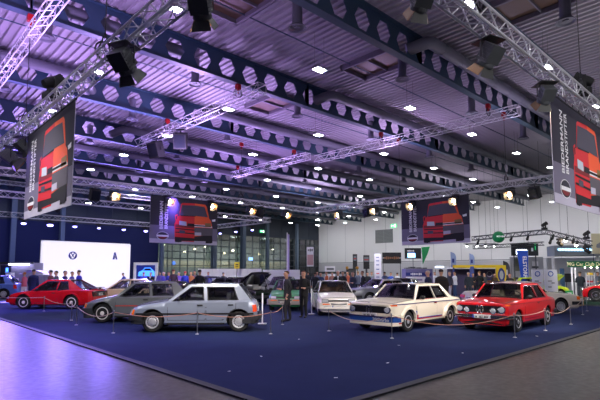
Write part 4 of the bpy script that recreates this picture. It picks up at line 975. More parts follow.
# ---------------------------------------------------------------- blue car at the left edge
p_blue = paintm('light_blue_violet_paint', '#5f7fd6', .1, .35)
BV = dict(H205); BV.update(xf=1.95, xr=-2.0, wb=2.5, rw=.3, ra=.35, carpet=0, top=[(-2.0, .84), (-1.9, .92), (-1.5, .96), (.72, .95), (.85, .93), (1.25, .88), (1.7, .76), (1.95, .68)],
    hw=[(-2.0, .70), (-1.9, .80), (-1.5, .84), (0, .855), (1.2, .85), (1.6, .83), (1.85, .76), (1.95, .68)], cab=[(.9, .95), (.2, 1.44), (-1.25, 1.44), (-1.8, .95)], pil=[(-.3, -.26, .1)], cp=(-1.3, -1.1))
car = Car('blue_hatchback', 'light blue modern hatchback cut by the left edge of the view', BV, (6.3, 36.4), 150, p_blue)
car.bumper(.42, .2, p_blue, .08, .04, -1, .4); car.bumper(.42, .2, p_blue, .08, .04, 1, .4)
car.sides('tail_lamp', m_redl, -1.98, -1.80, .62, .88, 0, .012)
# ---------------------------------------------------------------- cars farther back
p_black = paintm('black_paint', '#15161b', 0, .25); p_grey = paintm('mid_grey_paint', '#6d7378', .4, .35); p_yel = paintm('acid_yellow_green_paint', '#b9d420', 0, .35)
def open_bonnet(c, ang, m, lab=None):
    a = c.P['cab'][0][0]+.05; b = c.xf-.1; L = b-a; W = c.w(.9)*.88; mb = MB(); z0 = c.zt(a)+.03; rz = R(ang)
    for o in (0, .11): mb.grid(lambda u, v: (a+L*u*cos(rz)-o*sin(rz), W*(1-.08*u)*(-1+2*v), z0+L*u*sin(rz)+.05*sin(pi*u)+o*cos(rz)+.03*sin(pi*v)), 8, 8)
    for sd in (-1, 1): mb.tube((a, sd*W, z0), (a+L*cos(rz), sd*W*.92, z0+L*sin(rz)), .025, 6)
    mb.tube((a+L*cos(rz), -W*.92, z0+L*sin(rz)), (a+L*cos(rz), W*.92, z0+L*sin(rz)), .03, 6)
    c.part('raised_bonnet', mb, m); mb = MB(); mb.tube((b-.3, W-.1, .75), (a+L*.6*cos(rz), W-.1, z0+L*.6*sin(rz)), .012, 5); c.part('bonnet_stay', mb, m_silver)
    e = MB(); e.box((1.2, 0, c.zt(1.2)+.02), (.6, .5, .16)); e.tube((1.0, -.2, c.zt(1.2)+.12), (1.4, .2, c.zt(1.2)+.12), .06, 8); e.box((1.5, .35, c.zt(1.4)+.03), (.25, .2, .12)); c.part('engine', e, m_silver)
BK = dict(SAL); BK['bonnet'] = 0
car = Car('black_saloon', 'black saloon with raised bonnet behind the rear of the silver hatchback', BK, at(238, 25.2)[:2], -84, p_black)
open_bonnet(car, 36, p_black)
for e in (1, -1): car.bumper(.45, .14, m_bmp, .08, .05, e, .4)
car = Car('grey_saloon', 'grey older saloon between the black car with raised bonnet and the green hatchback', SAL, at(283, 28.5)[:2], 222, p_grey)
for e in (1, -1): car.bumper(.45, .1, m_chrome, .08, .05, e, .4)
car.fbox('grille', -.4, .4, .52, .68, m_trim, .01, .005); car.lamp(.55, .6, .09); car.lamp(-.55, .6, .09)
car = Car('dark_estate_car', 'dark car far behind the green hatchback in front of the glass wall', dict(SAL, carpet=0), at(270, 47)[:2], 140, paintm('dark_green_paint', '#2f3a3c', .2, .35))
car = Car('grey_sports_coupe', 'low grey sports coupe between the white hatchback and the white saloon', SLC, (20.8, 15.6), 160, paintm('silver_grey_paint', '#8e9296', .5, .3))
car.bumper(.43, .13, m_bmp, .08, .06, 1, .5)
car = Car('red_white_coupe', 'coupe with a red roof just behind the roof of the white saloon', dict(SLC, roofm=p_red), at(402, 29.5)[:2], 198, p_white)
car = Car('yellow_green_car', 'acid yellow green car with raised bonnet behind the white info panels at the right', dict(H205, bonnet=0, carpet=0), at(533, 31)[:2], -50, p_yel); open_bonnet(car, 40, p_yel)
MG = dict(xf=1.75, xr=-1.75, wb=2.31, zb=.2, feat=.55, rw=.32, ra=.38, tw=.16, wr=.45, crown=.05, carpet=0, spokes=16, rim='spoke', spw=.014, rr=.21, rimm=m_chrome,
    top=[(-1.75, .62), (-1.6, .74), (-1.1, .84), (-.8, .78), (.3, .80), (.6, .84), (1.2, .80), (1.6, .68), (1.75, .58)],
    hw=[(-1.75, .55), (-1.6, .68), (-1.1, .74), (0, .70), (1.1, .74), (1.55, .70), (1.75, .58)], cab=[(.5, .84), (.3, 1.1), (-.55, 1.16), (-.9, .82)], pil=[(-.2, -.2, .03)], cp=(-.7, -.5), doors=[(-.4, .45)], seatx=-.1)
car = Car('red_roadster', 'small red vintage roadster with wire wheels on a low green ramp at the right edge', MG, at(617, 24.8)[:2], 108, p_red)
car.root.location.z = .16
car.lamp(.5, .62, .1); car.lamp(-.5, .62, .1); car.arches(.05, .03)
# cars in the crowd at the back, seen in slivers
for i, (px, dp, yw, col, lab) in enumerate(((250, 37, 150, '#7d8288', 'grey car beyond the black saloon, before the white partition'), (203, 30, 140, '#22262e', 'dark car left of the raised black bonnet'), (291, 45, 170, '#b9bcc2', 'pale car near the lilac flag pole by the glass wall'), (222, 42, 135, '#30343c', 'dark car beyond the crowd, before the white partition'))):
    x, y, _ = at(px, dp); Car('background_car', lab, dict(SAL, carpet=0), (x, y), yw, paintm('crowd_paint_%s' % ords[i], col, .3, .35))
# ================================================================ people
m_skin = mat('skin', '#c99a80', .6); m_shoe = mat('dark_shoe', '#141414', .5); m_eye = mat('eye', '#1a1410', .3); m_lip = mat('lip', '#a86a5c', .6)
def skin_mesh(verts, edges, rads, roots):
    me = bpy.data.meshes.new('body'); me.from_pydata(verts, edges, []); o = bpy.data.objects.new('body', me); C.objects.link(o)
    md = o.modifiers.new('s', 'SKIN'); md.use_smooth_shade = True; md.branch_smoothing = .6
    sk = me.skin_vertices[0].data
    for i, r in enumerate(rads): sk[i].radius = (r, r) if not isinstance(r, tuple) else r; sk[i].use_root = i in roots
    sd = o.modifiers.new('d', 'SUBSURF'); sd.levels = 1; sd.render_levels = 1
    bpy.context.view_layer.update(); dg = bpy.context.evaluated_depsgraph_get(); nm = bpy.data.meshes.new_from_object(o.evaluated_get(dg))
    bpy.data.objects.remove(o); return nm
def person(loc, yaw, label, top='#1c1e24', legs='#1a1b20', hair='#3a2a20', h=1.75, pose='down', coat=.84, stride=.05, lean=0., shirt=None, bald=False, puffy=0., group=None, floor=.012):
    k = h/1.75; V = []; E = []; Rd = []; roots = set()
    def add(p, r, par=None):
        V.append((p[0]*k, p[1]*k, p[2]*k)); g = 1.14 if (r[0] if isinstance(r, tuple) else r) > .015 else 1.; Rd.append((r[0]*k*g, r[1]*k*g) if isinstance(r, tuple) else r*k*g)
        if par is None: roots.add(len(V)-1)
        else: E.append((par, len(V)-1))
        return len(V)-1
    ln = lambda z: lean*(z-.95)
    pel = add((0, 0, .97), (.115, .14)); sp = add((ln(1.12), 0, 1.12), (.10, .13), pel); ch = add((ln(1.32), 0, 1.32), (.115, .15), sp); nk = add((ln(1.46), 0, 1.46), .062, ch)
    nh = add((ln(1.53)+.01, 0, 1.53), .052, nk); jw = add((ln(1.6)+.025, 0, 1.585), (.082, .07), nh); hd = add((ln(1.66)+.02, 0, 1.655), (.108, .088), jw); add((ln(1.72)+.01, 0, 1.725), (.085, .072), hd)
    hands = []; arms = []
    for s in (1, -1):
        hp = add((0, s*.095, .90), .095, pel); fw = stride*s
        kn = add((fw*.9+.015, s*.105, .50), .062, hp); an = add((fw*1.2-.02, s*.11, .09), .042, kn); he = add((fw*1.2-.0, s*.115, .045), .042, an); add((fw*1.2+.15, s*.13, .035), (.033, .042), he)
        sh = add((ln(1.41), s*.165, 1.41), .07, ch)
        ps = pose if isinstance(pose, str) else pose[0 if s > 0 else 1]
        if ps == 'down': el, wr, hn = (-.03, s*.245, 1.13), (.04, s*.255, .90), (.07, s*.25, .80)
        elif ps == 'bent': el, wr, hn = (-.02, s*.235, 1.14), (.20, s*.16, 1.10), (.28, s*.11, 1.12)
        elif ps == 'phone': el, wr, hn = (.12, s*.25, 1.22), (.14, s*.16, 1.46), (.12, s*.11, 1.55)
        elif ps == 'back': el, wr, hn = (-.14, s*.23, 1.14), (-.17, s*.12, .95), (-.17, s*.05, .90)
        elif ps == 'pocket': el, wr, hn = (-.09, s*.27, 1.15), (.03, s*.20, .96), (.06, s*.18, .89)
        else: el, wr, hn = (.16, s*.22, 1.22), (.40, s*.18, 1.12), (.48, s*.16, 1.08)
        lf = lambda p: (p[0]+ln(max(p[2], 1.1))*1., p[1], p[2])
        el, wr, hn = lf(el), lf(wr), lf(hn)
        e = add(el, .048, sh); w_ = add(wr, .033, e); m_ = add(hn, (.024, .042), w_); d = (Vector(hn)-Vector(wr)).normalized(); m2 = add(tuple(Vector(hn)+d*.025), (.018, .036), m_)
        hands.append(Vector(hn)*k); arms += [Vector(lf((0, s*.2, 1.38)))*k, Vector(el)*k, (Vector(el)*k+Vector(wr)*k)/2, Vector(wr)*k]
        side = d.cross(Vector((0, 0, 1)));
        if side.length < .2: side = Vector((1, 0, 0))
        side.normalize(); curl = side.cross(d)
        for f, ll in enumerate((.07, .082, .076, .058)):
            b = Vector(hn)+d*.03+side*(.026-.018*f); a = add(tuple(b), .0098, None); a = add(tuple(b+d*ll*.5), .0092, a); a = add(tuple(b+d*ll*.8+curl*s*-.02), .0085, a); add(tuple(b+d*ll+curl*s*-.035), .007, a)
        b = Vector(hn)-d*.02+side*.02; a = add(tuple(b), .012, None); a = add(tuple(b+d*.03+side*.035), .011, a); add(tuple(b+d*.065+side*.045), .009, a)
    nm = skin_mesh(V, E, Rd, roots)
    mt = mat('cloth_'+top[1:], top, .85); ml = mat('trousers_'+legs[1:], legs, .85); mh = mat('hair_'+hair[1:], hair, .7)
    nm.materials.clear()
    for m in (mt, ml, m_skin, m_shoe, m_eye, m_lip): nm.materials.append(m)
    for p in nm.polygons:
        c = p.center; mi = 0
        if c.z > 1.475*k and abs(c.y) < .13*k and not any((c-hh).length < .13*k for hh in hands): mi = 2
        elif min((c-hh).length for hh in hands) < .095*k and (c-hands[0 if c.y > 0 else 1]).length < .095*k: mi = 2
        elif c.z < .075*k: mi = 3
        elif c.z < .97*k and min((c-a).length for a in arms) > .075*k: mi = 1
        p.material_index = mi
    # face: nose, eyes, mouth, ears joined into the same mesh
    fc = MB(); fx = ln(1.64)+.02
    fc.add([((fx+.092)*k, .014*k, 1.625*k), ((fx+.092)*k, -.014*k, 1.625*k), ((fx+.124)*k, 0, 1.628*k), ((fx+.088)*k, 0, 1.67*k)], [(0, 1, 2), (0, 2, 3), (1, 3, 2), (0, 3, 1)], 2)
    for s in (1, -1):
        fc.ball(((fx+.09)*k, s*.03*k, 1.668*k), .011*k, (.6, 1.2, .7), 4, 8, 6); fc.ball(((fx-.005)*k, s*.082*k, 1.65*k), .028*k, (.6, .35, 1), 2, 8, 6)
    fc.ball(((fx+.078)*k, 0, 1.598*k), .02*k, (.4, 1.1, .3), 5, 8, 6)
    bm = bmesh.new(); bm.from_mesh(nm); t = fc.mesh('f', [m_skin]*6); bm.from_mesh(t); bm.to_mesh(nm); bm.free(); bpy.data.meshes.remove(t)
    nm.shade_smooth()
    root = empty('person', label, 'person', (loc[0], loc[1], floor), yaw, group)
    link('body', nm, root)
    if not bald:
        hb = MB()
        def hf(u, v):
            t_ = u*pi*.62; a = 2*pi*v; front = cos(a); r_ = 1.04 if front < .3 else 1.0
            if front > .35: t_ = min(t_, pi*.36)
            if abs(front) <= .35: t_ = min(t_, pi*.5)
            return ((fx-.008+.103*r_*sin(t_)*cos(a))*k, .091*r_*sin(t_)*sin(a)*k, (1.680+.086*r_*cos(t_))*k)
        hb.grid(hf, 6, 16); hb.build('hair', mh, root, 60)
    # jacket: a shell around the torso down to the hem
    jk = MB(); pf = puffy
    rings = [(1.475, .065, .085), (1.45, .09, .15), (1.38, .122+pf, .19+pf), (1.25, .132+pf, .188+pf), (1.10, .124+pf, .17+pf), (.97, .136+pf, .178+pf), (coat, .145+pf, .186+pf)]
    def jf(u, v):
        q = u*(len(rings)-1); i = min(int(q), len(rings)-2); f = q-i; a, b = rings[i], rings[i+1]; z, rx, ry = [a[j]+(b[j]-a[j])*f for j in range(3)]
        t_ = .12+(2*pi-.24)*v; op = .02*max(0, 1-abs(z-.95)*0)
        return ((ln(z)+rx*cos(t_))*k, ry*sin(t_)*k, z*k)
    jk.grid(jf, 12, 20); jk.build('jacket', mt, root, 60)
    if shirt:
        sh = MB(); sh.grid(lambda u, v: ((ln(1.45-.36*u)+.128+.012*sin(pi*v)-.03*(1-u)*(1-u))*k, (.055*(1-u*.75))*(-1+2*v)*k, (1.465-.36*u)*k), 4, 4); sh.build('shirt_front', mat('shirt_'+shirt[1:], shirt, .8), root)
    if puffy:
        q = MB()
        for z in (1.3, 1.2, 1.1, 1.0, .92): q.path([((.133+pf)*cos(a*pi/10)*k, (.187+pf)*sin(a*pi/10)*k, z*k) for a in range(20)], .012, 5, closed=True)
        q.build('quilted_seams', mat('cloth_dark_seam', '#0c1020', .9), root)
    return root
AW, TO, LE, RI = R(46), R(226), R(136), R(-44)
person((10.85, 12.1), R(150), 'man in a dark suit looking down, standing left of the other man on the carpet', '#24252b', '#1c1d22', '#4a3223', 1.72, ('pocket', 'bent'), .82, .09, .04, '#d8d8dc')
person((12.2, 12.7), R(200), 'man with reddish hair in a black jacket in front of the green hatchback', '#17181c', '#131418', '#6a3d28', 1.72, 'bent', .80, .04)
def pe(px, dp, yaw, label, **kw):
    x, y, _ = at(px, dp); return person((x, y), yaw, label, floor=.012 if (x < 26.7 and y < 30) else 0., **kw)
pe(36, 25.5, AW, 'person in a navy quilted coat seen from behind, left of the glowing wall', top='#1b2450', legs='#141826', hair='#2b2430', h=1.82, coat=.62, puffy=.05)
pe(27, 29, LE, 'person in pink and white beside the quilted coat', top='#c9607a', legs='#d8d0e0', hair='#c8783a', h=1.68, pose='bent')
pe(53, 24.6, LE, 'person in a brown jacket with scarf, first over the red coupe roof', top='#6a4038', legs='#1c2030', hair='#1c1a20', h=1.78, pose='bent')
pe(58.5, 25.6, R(160), 'dark haired person in a grey jacket behind the red coupe roof', top='#3a3a48', legs='#1c2030', hair='#14141a', h=1.74)
pe(67, 25, RI, 'person in navy with a dark cap behind the red coupe, before the glowing wall', top='#222c5c', legs='#1c2030', hair='#141c3c', h=1.74)
pe(74, 27, RI, 'person in violet behind the rear window of the red coupe', top='#4a48a8', legs='#1c2030', hair='#5a3c30', h=1.70)
pe(81, 25, LE, 'person in a bright blue top at the right of the group before the glowing wall', top='#3434b8', legs='#1c2030', hair='#241c20', h=1.78)
pe(127.5, 36, LE, 'person in blue bending forward in front of the glowing wall', top='#3a4aa8', legs='#242c60', hair='#3a2430', h=1.62, lean=.35, pose='reach')
pe(145, 33, AW, 'person in blue violet before the framed car picture', top='#4650c8', legs='#242c60', hair='#8a4a70', h=1.68)
pe(152, 31, TO, 'person in a dark suit with folded hands right of the framed picture', top='#181a2a', legs='#14161e', hair='#3a2620', h=1.66, pose='bent', shirt='#c8c8e0')
for i, (px, dp, yw, tc, hc, h, lb) in enumerate(((165, 33, 150, '#5048c8', '#c8a0c0', 1.68, 'person in a violet hoodie over the beige saloon'), (170, 34, 200, '#3f46c4', '#4a2a50', 1.70, 'person in cobalt blue over the beige saloon'),
        (174.5, 31, 60, '#3a2440', '#6a2228', 1.84, 'tall person with red cap in dark jacket in the crowd'), (180, 34, 220, '#7a5ad0', '#7a6ac8', 1.70, 'person in lilac in the middle of the crowd'),
        (186, 32, 40, '#2a38b8', '#b03048', 1.72, 'person in royal blue with reddish hair in the crowd'), (192, 33, 230, '#b06848', '#5a3828', 1.70, 'person in an orange brown jacket in the crowd'),
        (195.5, 36, 200, '#6a5a70', '#b86a78', 1.74, 'person with pink hair behind the orange brown jacket'))):
    pe(px, dp, R(yw), lb, top=tc, legs='#22264a', hair=hc, h=h, pose='bent' if i % 2 else 'down')
pe(200.5, 24, AW, 'man in a black coat seen from behind over the roof of the silver hatchback', top='#15171c', legs='#14151a', hair='#2a1c16', h=1.80, coat=.6)
for i, (px, dp, yw, tc, lc, hc, h, ps, lb) in enumerate((
        (315, 30, 46, '#20242c', '#1c1e24', '#2a201c', 1.66, 'down', 'person in dark clothes just right of the reddish haired man'), (320.5, 31, 226, '#3c4c74', '#24304c', '#3a2a22', 1.64, 'bent', 'person in a blue jacket left of the white hatchback roof'),
        (326.5, 33, 140, '#d06a3c', '#3a3a44', '#5a3a28', 1.70, 'down', 'person in an orange top behind the white hatchback'), (332, 35, 226, '#b08070', '#3a3a44', '#402a22', 1.66, 'down', 'person in a dusty pink top behind the white hatchback'),
        (342.5, 28, 200, '#2b2d32', '#24262c', '#2a201c', 1.72, 'bent', 'dark haired man beside the grey haired man'), (352.5, 27, 180, '#3a4254', '#2c3850', '#6a4a3a', 1.68, 'bent', 'person in a slate jacket right of the white hatchback roof'),
        (367, 33, 226, '#20242e', '#1c2028', '#1c1814', 1.66, 'down', 'person in black farther back behind the walking man'),
        (384, 35, 40, '#54607c', '#30405c', '#3a2a22', 1.70, 'down', 'person in a grey blue jacket right of the white logo banner'), (390, 34, 226, '#2c50b0', '#1c2848', '#2a1c1a', 1.66, 'bent', 'person in a blue top under the black poster'),
        (396.5, 37, 60, '#c8ccd4', '#4a5060', '#3a2a22', 1.64, 'down', 'person in pale clothes under the right end of the black poster'),
        (448.5, 30, 150, '#3c3e48', '#c8ccd8', '#8a7a70', 1.70, 'down', 'person in grey and pale trousers left of the white shirted man'),
        (467, 30, 226, '#26303c', '#28303c', '#b0a8a0', 1.68, 'down', 'grey haired person in a dark jacket right of the blue post'), (471.5, 33, 200, '#2c2c34', '#20222c', '#5a3a30', 1.60, 'bent', 'small dark clothed person inside the yellow stand'),
        (478, 31, 60, '#15171c', '#14161c', '#8a6a40', 1.74, 'bent', 'fair haired person in black inside the yellow stand'), (483, 32, 150, '#3c4048', '#30343c', '#2a2220', 1.64, 'bent', 'person in a grey jumper beside the fair haired one'),
        (493, 33, 226, '#5a4638', '#30302c', '#7a5a40', 1.58, 'down', 'person in a brown jacket left of the yellow panel'), (508, 28, 200, '#2a2422', '#1c1c20', '#5a3424', 1.60, 'down', 'brown haired person behind the roof of the red saloon'),
        (595, 31, 226, '#6a7888', '#30343c', '#4a4440', 1.70, 'bent', 'person in a grey blue jumper behind the red roadster'))):
    pe(px, dp, R(yw), lb, top=tc, legs=lc, hair=hc, h=h, pose=ps)
pe(337.5, 25, TO, 'grey haired man in a dark jacket and light shirt behind the white hatchback', top='#22252c', legs='#22252c', hair='#b8b4b0', h=1.76, shirt='#dcdce4')
pe(362, 27, R(160), 'brown haired man in an open dark jacket and jeans walking behind the grey coupe', top='#23282f', legs='#5a7294', hair='#5a3826', h=1.74, stride=.16, pose='pocket', shirt='#d8dce8')
pe(427, 21, R(120), 'man with thin grey hair in a navy jacket behind the white saloon', top='#222c44', legs='#1c2230', hair='#b8a898', h=1.74, puffy=.03)
pe(440, 19.5, AW, 'broad man in a dark brown coat seen from behind, behind the white saloon', top='#2c2420', legs='#1c1a1a', hair='#2a1e18', h=1.80, coat=.6, puffy=.06)
pe(453.5, 32, R(150), 'man in a white shirt and blue jeans with arms forward between the saloons', top='#e2e4ea', legs='#34507c', hair='#4a3428', h=1.72, pose='reach', stride=.12)
pe(577.5, 28, R(30), 'man in a dark t-shirt and grey trousers seen from behind under the green sign', top='#1a222c', legs='#3a3e48', hair='#3a3028', h=1.72, pose='bent', coat=.9)

for i, (px, dp, yw, tc, lc, hc, h, ps, lb) in enumerate((
        (308, 38, 46, '#30343c', '#24262c', '#2a201c', 1.72, 'down', 'person in charcoal far behind the green hatchback, under the white poster'), (317, 36, 200, '#8a8c94', '#2c2e38', '#5a4638', 1.70, 'bent', 'person in light grey far left of the white hatchback'),
        (347.5, 36, 150, '#a8563a', '#2c2c30', '#2a1c16', 1.72, 'down', 'person in rust red by the black counter'), (357.5, 33, 46, '#5c6478', '#20242c', '#8a7458', 1.74, 'down', 'fair haired person in blue grey behind the walking man'),
        (371, 36, 226, '#7c828c', '#3a3e48', '#3a2a22', 1.70, 'bent', 'person in grey beside the white logo banner, left of it'), (405, 38, 200, '#22252c', '#1c1e22', '#1c1814', 1.70, 'down', 'person in black left end of the violet stand'),
        (433.5, 36, 226, '#c8ccd6', '#30343c', '#4a3428', 1.70, 'down', 'person in a pale shirt between the two men behind the white saloon'), (459, 36, 150, '#33415c', '#20242c', '#2a2018', 1.70, 'bent', 'person in blue left of the blue post, farther back'),
        (209, 36, 226, '#3a40b0', '#22264a', '#5a3c48', 1.70, 'down', 'person in indigo right of the man in black coat'), (161, 37, 226, '#6c60c8', '#22264a', '#2a2038', 1.70, 'down', 'person in pale violet right of the framed picture'),
        (224, 34, 46, '#2a2c34', '#20222a', '#1c1814', 1.66, 'bent', 'person in black before the white partition'), (551, 34, 226, '#40444c', '#2a2c32', '#3a2a20', 1.66, 'down', 'person in grey behind the right info board'),
        (587, 34, 200, '#b4b8c0', '#3a3e48', '#5a4030', 1.70, 'bent', 'person in pale grey behind the shelf rack'))):
    pe(px, dp, R(yw), lb, top=tc, legs=lc, hair=hc, h=h, pose=ps)
# ================================================================ stands, signs and screens around the carpet
CA = 46.6
def ZZ(y, D): return EYE+(272-y)*D/FPX
class Flat:
    """A board that faces the camera side of the hall: works in metres, x to the right, z up, from its left foot."""
    def __init__(s, name, label, cat, x0, y0, x1, y1, D, rz=0., group=None):
        s.D = D; s.w = (x1-x0)*D/FPX; s.z0 = ZZ(y1, D); s.z1 = ZZ(y0, D); s.x0 = x0; s.y1 = y1
        p = at((x0+x1)/2, D); s.root = empty(name, label, cat, (p[0], p[1], 0), YAW+rz, group)
        s.px0 = x0; s.k = D/FPX
    def X(s, px): return (px-s.px0)*s.k-s.w/2
    def Zp(s, y): return ZZ(y, s.D)
    def board(s, m, t=.06, name='board', inset=0.):
        z0 = s.z0 if s.z0 > .6 else 0; mb = MB(); mb.box((0, 0, (z0+s.z1)/2), (s.w, t, s.z1-z0)); s.t = t; return mb.build(name, m, s.root)
    def patch(s, name, x0, y0, x1, y1, m, d=.02, par=None, mb=None):
        q = mb or MB(); q.box((s.X((x0+x1)/2), -s.t/2-d/2, (s.Zp(y0)+s.Zp(y1))/2), ((x1-x0)*s.k, d, abs(y1-y0)*s.k)); return q.build(name, m, s.root) if mb is None else None
    def text(s, name, body, px, y, size, m, rot=0.):
        T = frame((s.X(px), -s.t/2-.03, s.Zp(y)), (cos(rot), 0, sin(rot)), (-sin(rot), 0, cos(rot))); mb = MB(); mb.text(body, size*s.k, T); return mb.build(name, m, s.root)
    def marks(s, name, n, px, y, size, m):
        mb = MB(); wd = size*.62
        for i in range(n):
            h = size*(.5+.12*((i*3) % 4)); mb.box((s.X(px+(i-(n-1)/2)*wd), -s.t/2-.03, s.Zp(y)), (wd*.7*s.k, .01, h*s.k))
        return mb.build(name, m, s.root)
    def ring(s, name, px, y, r, m, th=.3, n=24, fill=None):
        mb = MB(); c = Vector((s.X(px), -s.t/2-.015, s.Zp(y)))
        mb.path([c+Vector((r*s.k*cos(a*2*pi/n), 0, r*s.k*sin(a*2*pi/n))) for a in range(n)], th*s.k, 5, closed=True); o = mb.build(name, m, s.root)
        if fill: q = MB(); q.add([tuple(c+Vector((r*s.k*cos(a*2*pi/n), .008, r*s.k*sin(a*2*pi/n)))) for a in range(n)], [tuple(range(n))]); q.build('roundel', fill, s.root)
        return o
    def legs(s, m=None, xs=None, r=.03):
        for x in (xs or (-s.w/2+.08, s.w/2-.08)): mb = MB(); mb.tube((x, 0, 0), (x, 0, max(s.z0, .05)), r, 8); mb.box((x, 0, .01), (.3, .4, .02)); mb.build('post', m or m_alu_dark, s.root)
m_scr = mat('lit_blue_screen', '#2a5ad8', .3, emit=2.2, ecol='#3f74f0'); m_scrw = mat('lit_white_screen', '#dfe9ff', .3, emit=2.5, ecol='#dfe9ff')
m_pboard = mat('pale_board', '#e2e4ec', .5); m_wb = mat('white_board', '#f2f2f6', .5); m_navy = mat('navy_print', '#1d2f7c', .5); m_yel2 = mat('signal_yellow', '#e3c422', .5); m_red3 = mat('signal_red_print', '#c62a30', .5); m_dk = mat('charcoal_board', '#24262c', .6)
m_grn = mat('club_green', '#0f5a3c', .5); m_lilac = mat('lilac_grey_panel', '#9a96b4', .6)
# glowing white stage wall with its two marks
m_glow = mat('glowing_white_wall', '#c8c2e0', .6, emit=GLOW, ecol='#f3efff'); m_mark = mat('violet_mark', '#2c2896', .6)
root = empty('light_wall', 'large glowing white wall with two small violet marks at the left', 'wall', (16.25, 47, 0))
MB().box((0, 0, 2.27), (8.2, .3, 4.45)).build('wall_panel', m_glow, root); MB().box((0, .2, 2.3), (8.3, .1, 4.6)).build('frame', m_white, root)
def up(name, mb, m, r=None): return mb.build(name, m, r or root)
T = frame((-1.46, -.17, 3.25), (1, 0, 0), (0, 0, 1)); mb = MB()
mb.path([T @ Vector((.33*cos(a*pi/12), .33*sin(a*pi/12), 0)) for a in range(24)],   .055, 6, closed=True)
for pts in (((-.16, .26), (-.02, .02), (.0, .02), (.02, .02), (.16, .26)), ((-.29, .1), (-.15, -.26), (-.02, .0), (.02, .0), (.15, -.26), (.29, .1))):
    mb.path([T @ Vector((x, y, 0)) for x, y in pts], .045, 6)
up('round_emblem', mb, m_mark)
T = frame((2.51, -.17, 2.95), (1, 0, 0), (0, 0, 1)); mb = MB()
for pts in (((-.16, 0), (0, .0), (.0, .62), (-.05, .62)), ((.2, 0), (.07, 0), (-.02, .62), (.05, .62)), ((-.1, .16), (.14, .16), (.12, .25), (-.08, .25))): mb.add([tuple(T @ Vector((x*1.4, y*1.15, 0))) for x, y in pts], [(0, 1, 2, 3)])
up('letter_a_mark', mb, m_mark)
mb = MB(); mb.box((17.0, 43, .06), (8.2, 7, .12)); tag(mb.build('stage_platform', mat('glossy_white_floor', '#d8d4ec', .25)), 'low glossy white stage floor in front of the glowing wall', 'platform')
# framed car picture
f = Flat('picture_screen', 'large screen with white frame showing a blue car, right of the glowing wall', 'screen', 135, 262.5, 159, 288, 40); f.board(m_wb, .2, 'frame')
f.patch('picture', 138, 265.2, 156.6, 279, mat('dark_blue_picture', '#0f1640', .3, emit=.5, ecol='#16206a'))
mb = MB(); pts = [(140, 276), (140.5, 272), (144, 270.5), (146.5, 267.8), (152, 267.6), (155, 270.5), (156.4, 272), (156.4, 276)]
mb.add([(f.X(a), -.135, f.Zp(b)) for a, b in pts], [tuple(range(8))]); mb.build('pictured_car', mat('picture_blue', '#3d7ae0', .3, emit=1.1, ecol='#3a78f0'), f.root)
mb = MB(); mb.add([(f.X(a), -.138, f.Zp(b)) for a, b in ((144.6, 270.6), (146.9, 268.4), (151.5, 268.3), (153.8, 270.7))], [(0, 1, 2, 3)]); mb.build('pictured_window', mat('picture_window', '#0c1238', .3), f.root)
for x in (143.5, 153): f.ring('pictured_wheel', x, 275.8, 1.3, MATS['picture_window'], .35)
# left stand: grey lilac booth, counters, kiosk
f = Flat('exhibition_booth', 'grey lilac booth with lamps on its roof edge at the far left', 'stand', 7, 263, 42, 291, 42); f.board(m_lilac, 2.0, 'wall_panel')
f.patch('window', 10, 265.5, 20, 281, mat('dark_booth_window', '#30325c', .3)); f.patch('white_side', 5, 266, 8, 281, m_wb); f.patch('roof_edge', 6, 262.4, 42, 264.2, m_alu_dark, .2)
mb = MB()
for i in range(9): mb.box((f.X(20+i*2.3), -1.25, f.Zp(264.6)), (.1, .12, .1))
mb.build('edge_lamps', mat('edge_lamp', '#ffffff', .4, emit=6, ecol='#d8d4ff'), f.root)
f.patch('blue_poster', 15, 268, 17.5, 275, m_scr)
for i, (x0, x1, y0, D, l) in enumerate(((13.5, 19.5, 278, 33, 'tall white counter beside the blue hatchback'), (20.5, 27, 284, 34, 'low white counter next to the tall one'), (10, 15, 272.5, 36, 'white box on a stand behind the blue hatchback'))):
    f = Flat('display_counter', l, 'counter', x0, y0, x1, 297, D); f.board(m_wb, .5, 'body'); f.patch('top_plate', x0-.3, y0-.4, x1+.3, y0+.3, m_white, .06)
root = empty('display_kiosk', 'white kiosk with a domed roof behind the person in the quilted coat', 'kiosk', at(38, 33.5), YAW)
mb = MB(); mb.grid(lambda u, v: (-.95+1.9*u, -.5+v, 1.55+.28*sin(pi*u)), 12, 2); mb.build('domed_roof', m_wb, root); mb = MB(); mb.box((0, 0, .75), (1.7, .9, 1.5)); mb.build('body', m_lilac, root)
MB().box((0, -.46, 1.1), (.5, .02, .6)).build('red_poster', m_red3, root)
# white partition in front of the glass wall, yellow sign, lilac flag
f = Flat('partition_wall', 'long low white partition in front of the glass wall', 'partition', 199, 268.8, 262, 292, 41); f.board(m_wb, .12, 'panel')
mb = MB()
for i in range(1, 9): mb.box((-f.w/2+f.w*i/9, -.065, .95), (.03, .02, 1.9))
mb.build('panel_joints', m_pboard, f.root)
f = Flat('partition_wall', 'short white partition beside the lilac flag pole', 'partition', 263, 269.8, 300, 291, 44); f.board(m_wb, .12, 'panel')
f = Flat('yellow_sign', 'small yellow sign on a pole above the white partition', 'sign', 234.8, 262.3, 240, 268.6, 39); f.board(m_yel2, .05); f.patch('sign_print', 236, 264, 238.8, 265, m_trim); f.patch('sign_print', 236, 266, 238.8, 266.6, m_trim); f.legs(xs=[0])
f = Flat('blue_sign', 'small blue lit sign seen through the glass wall, left', 'sign', 173.5, 261.5, 176, 264.5, 68); f.board(m_scr); f.legs(xs=[0])
f = Flat('blue_sign', 'pale blue lit square behind the glass wall above the black bonnet', 'sign', 249, 257.5, 253, 260.5, 69); f.board(mat('pale_blue_lit', '#6f9cf0', .4, emit=1, ecol='#7aa8ff')); f.legs(xs=[0])
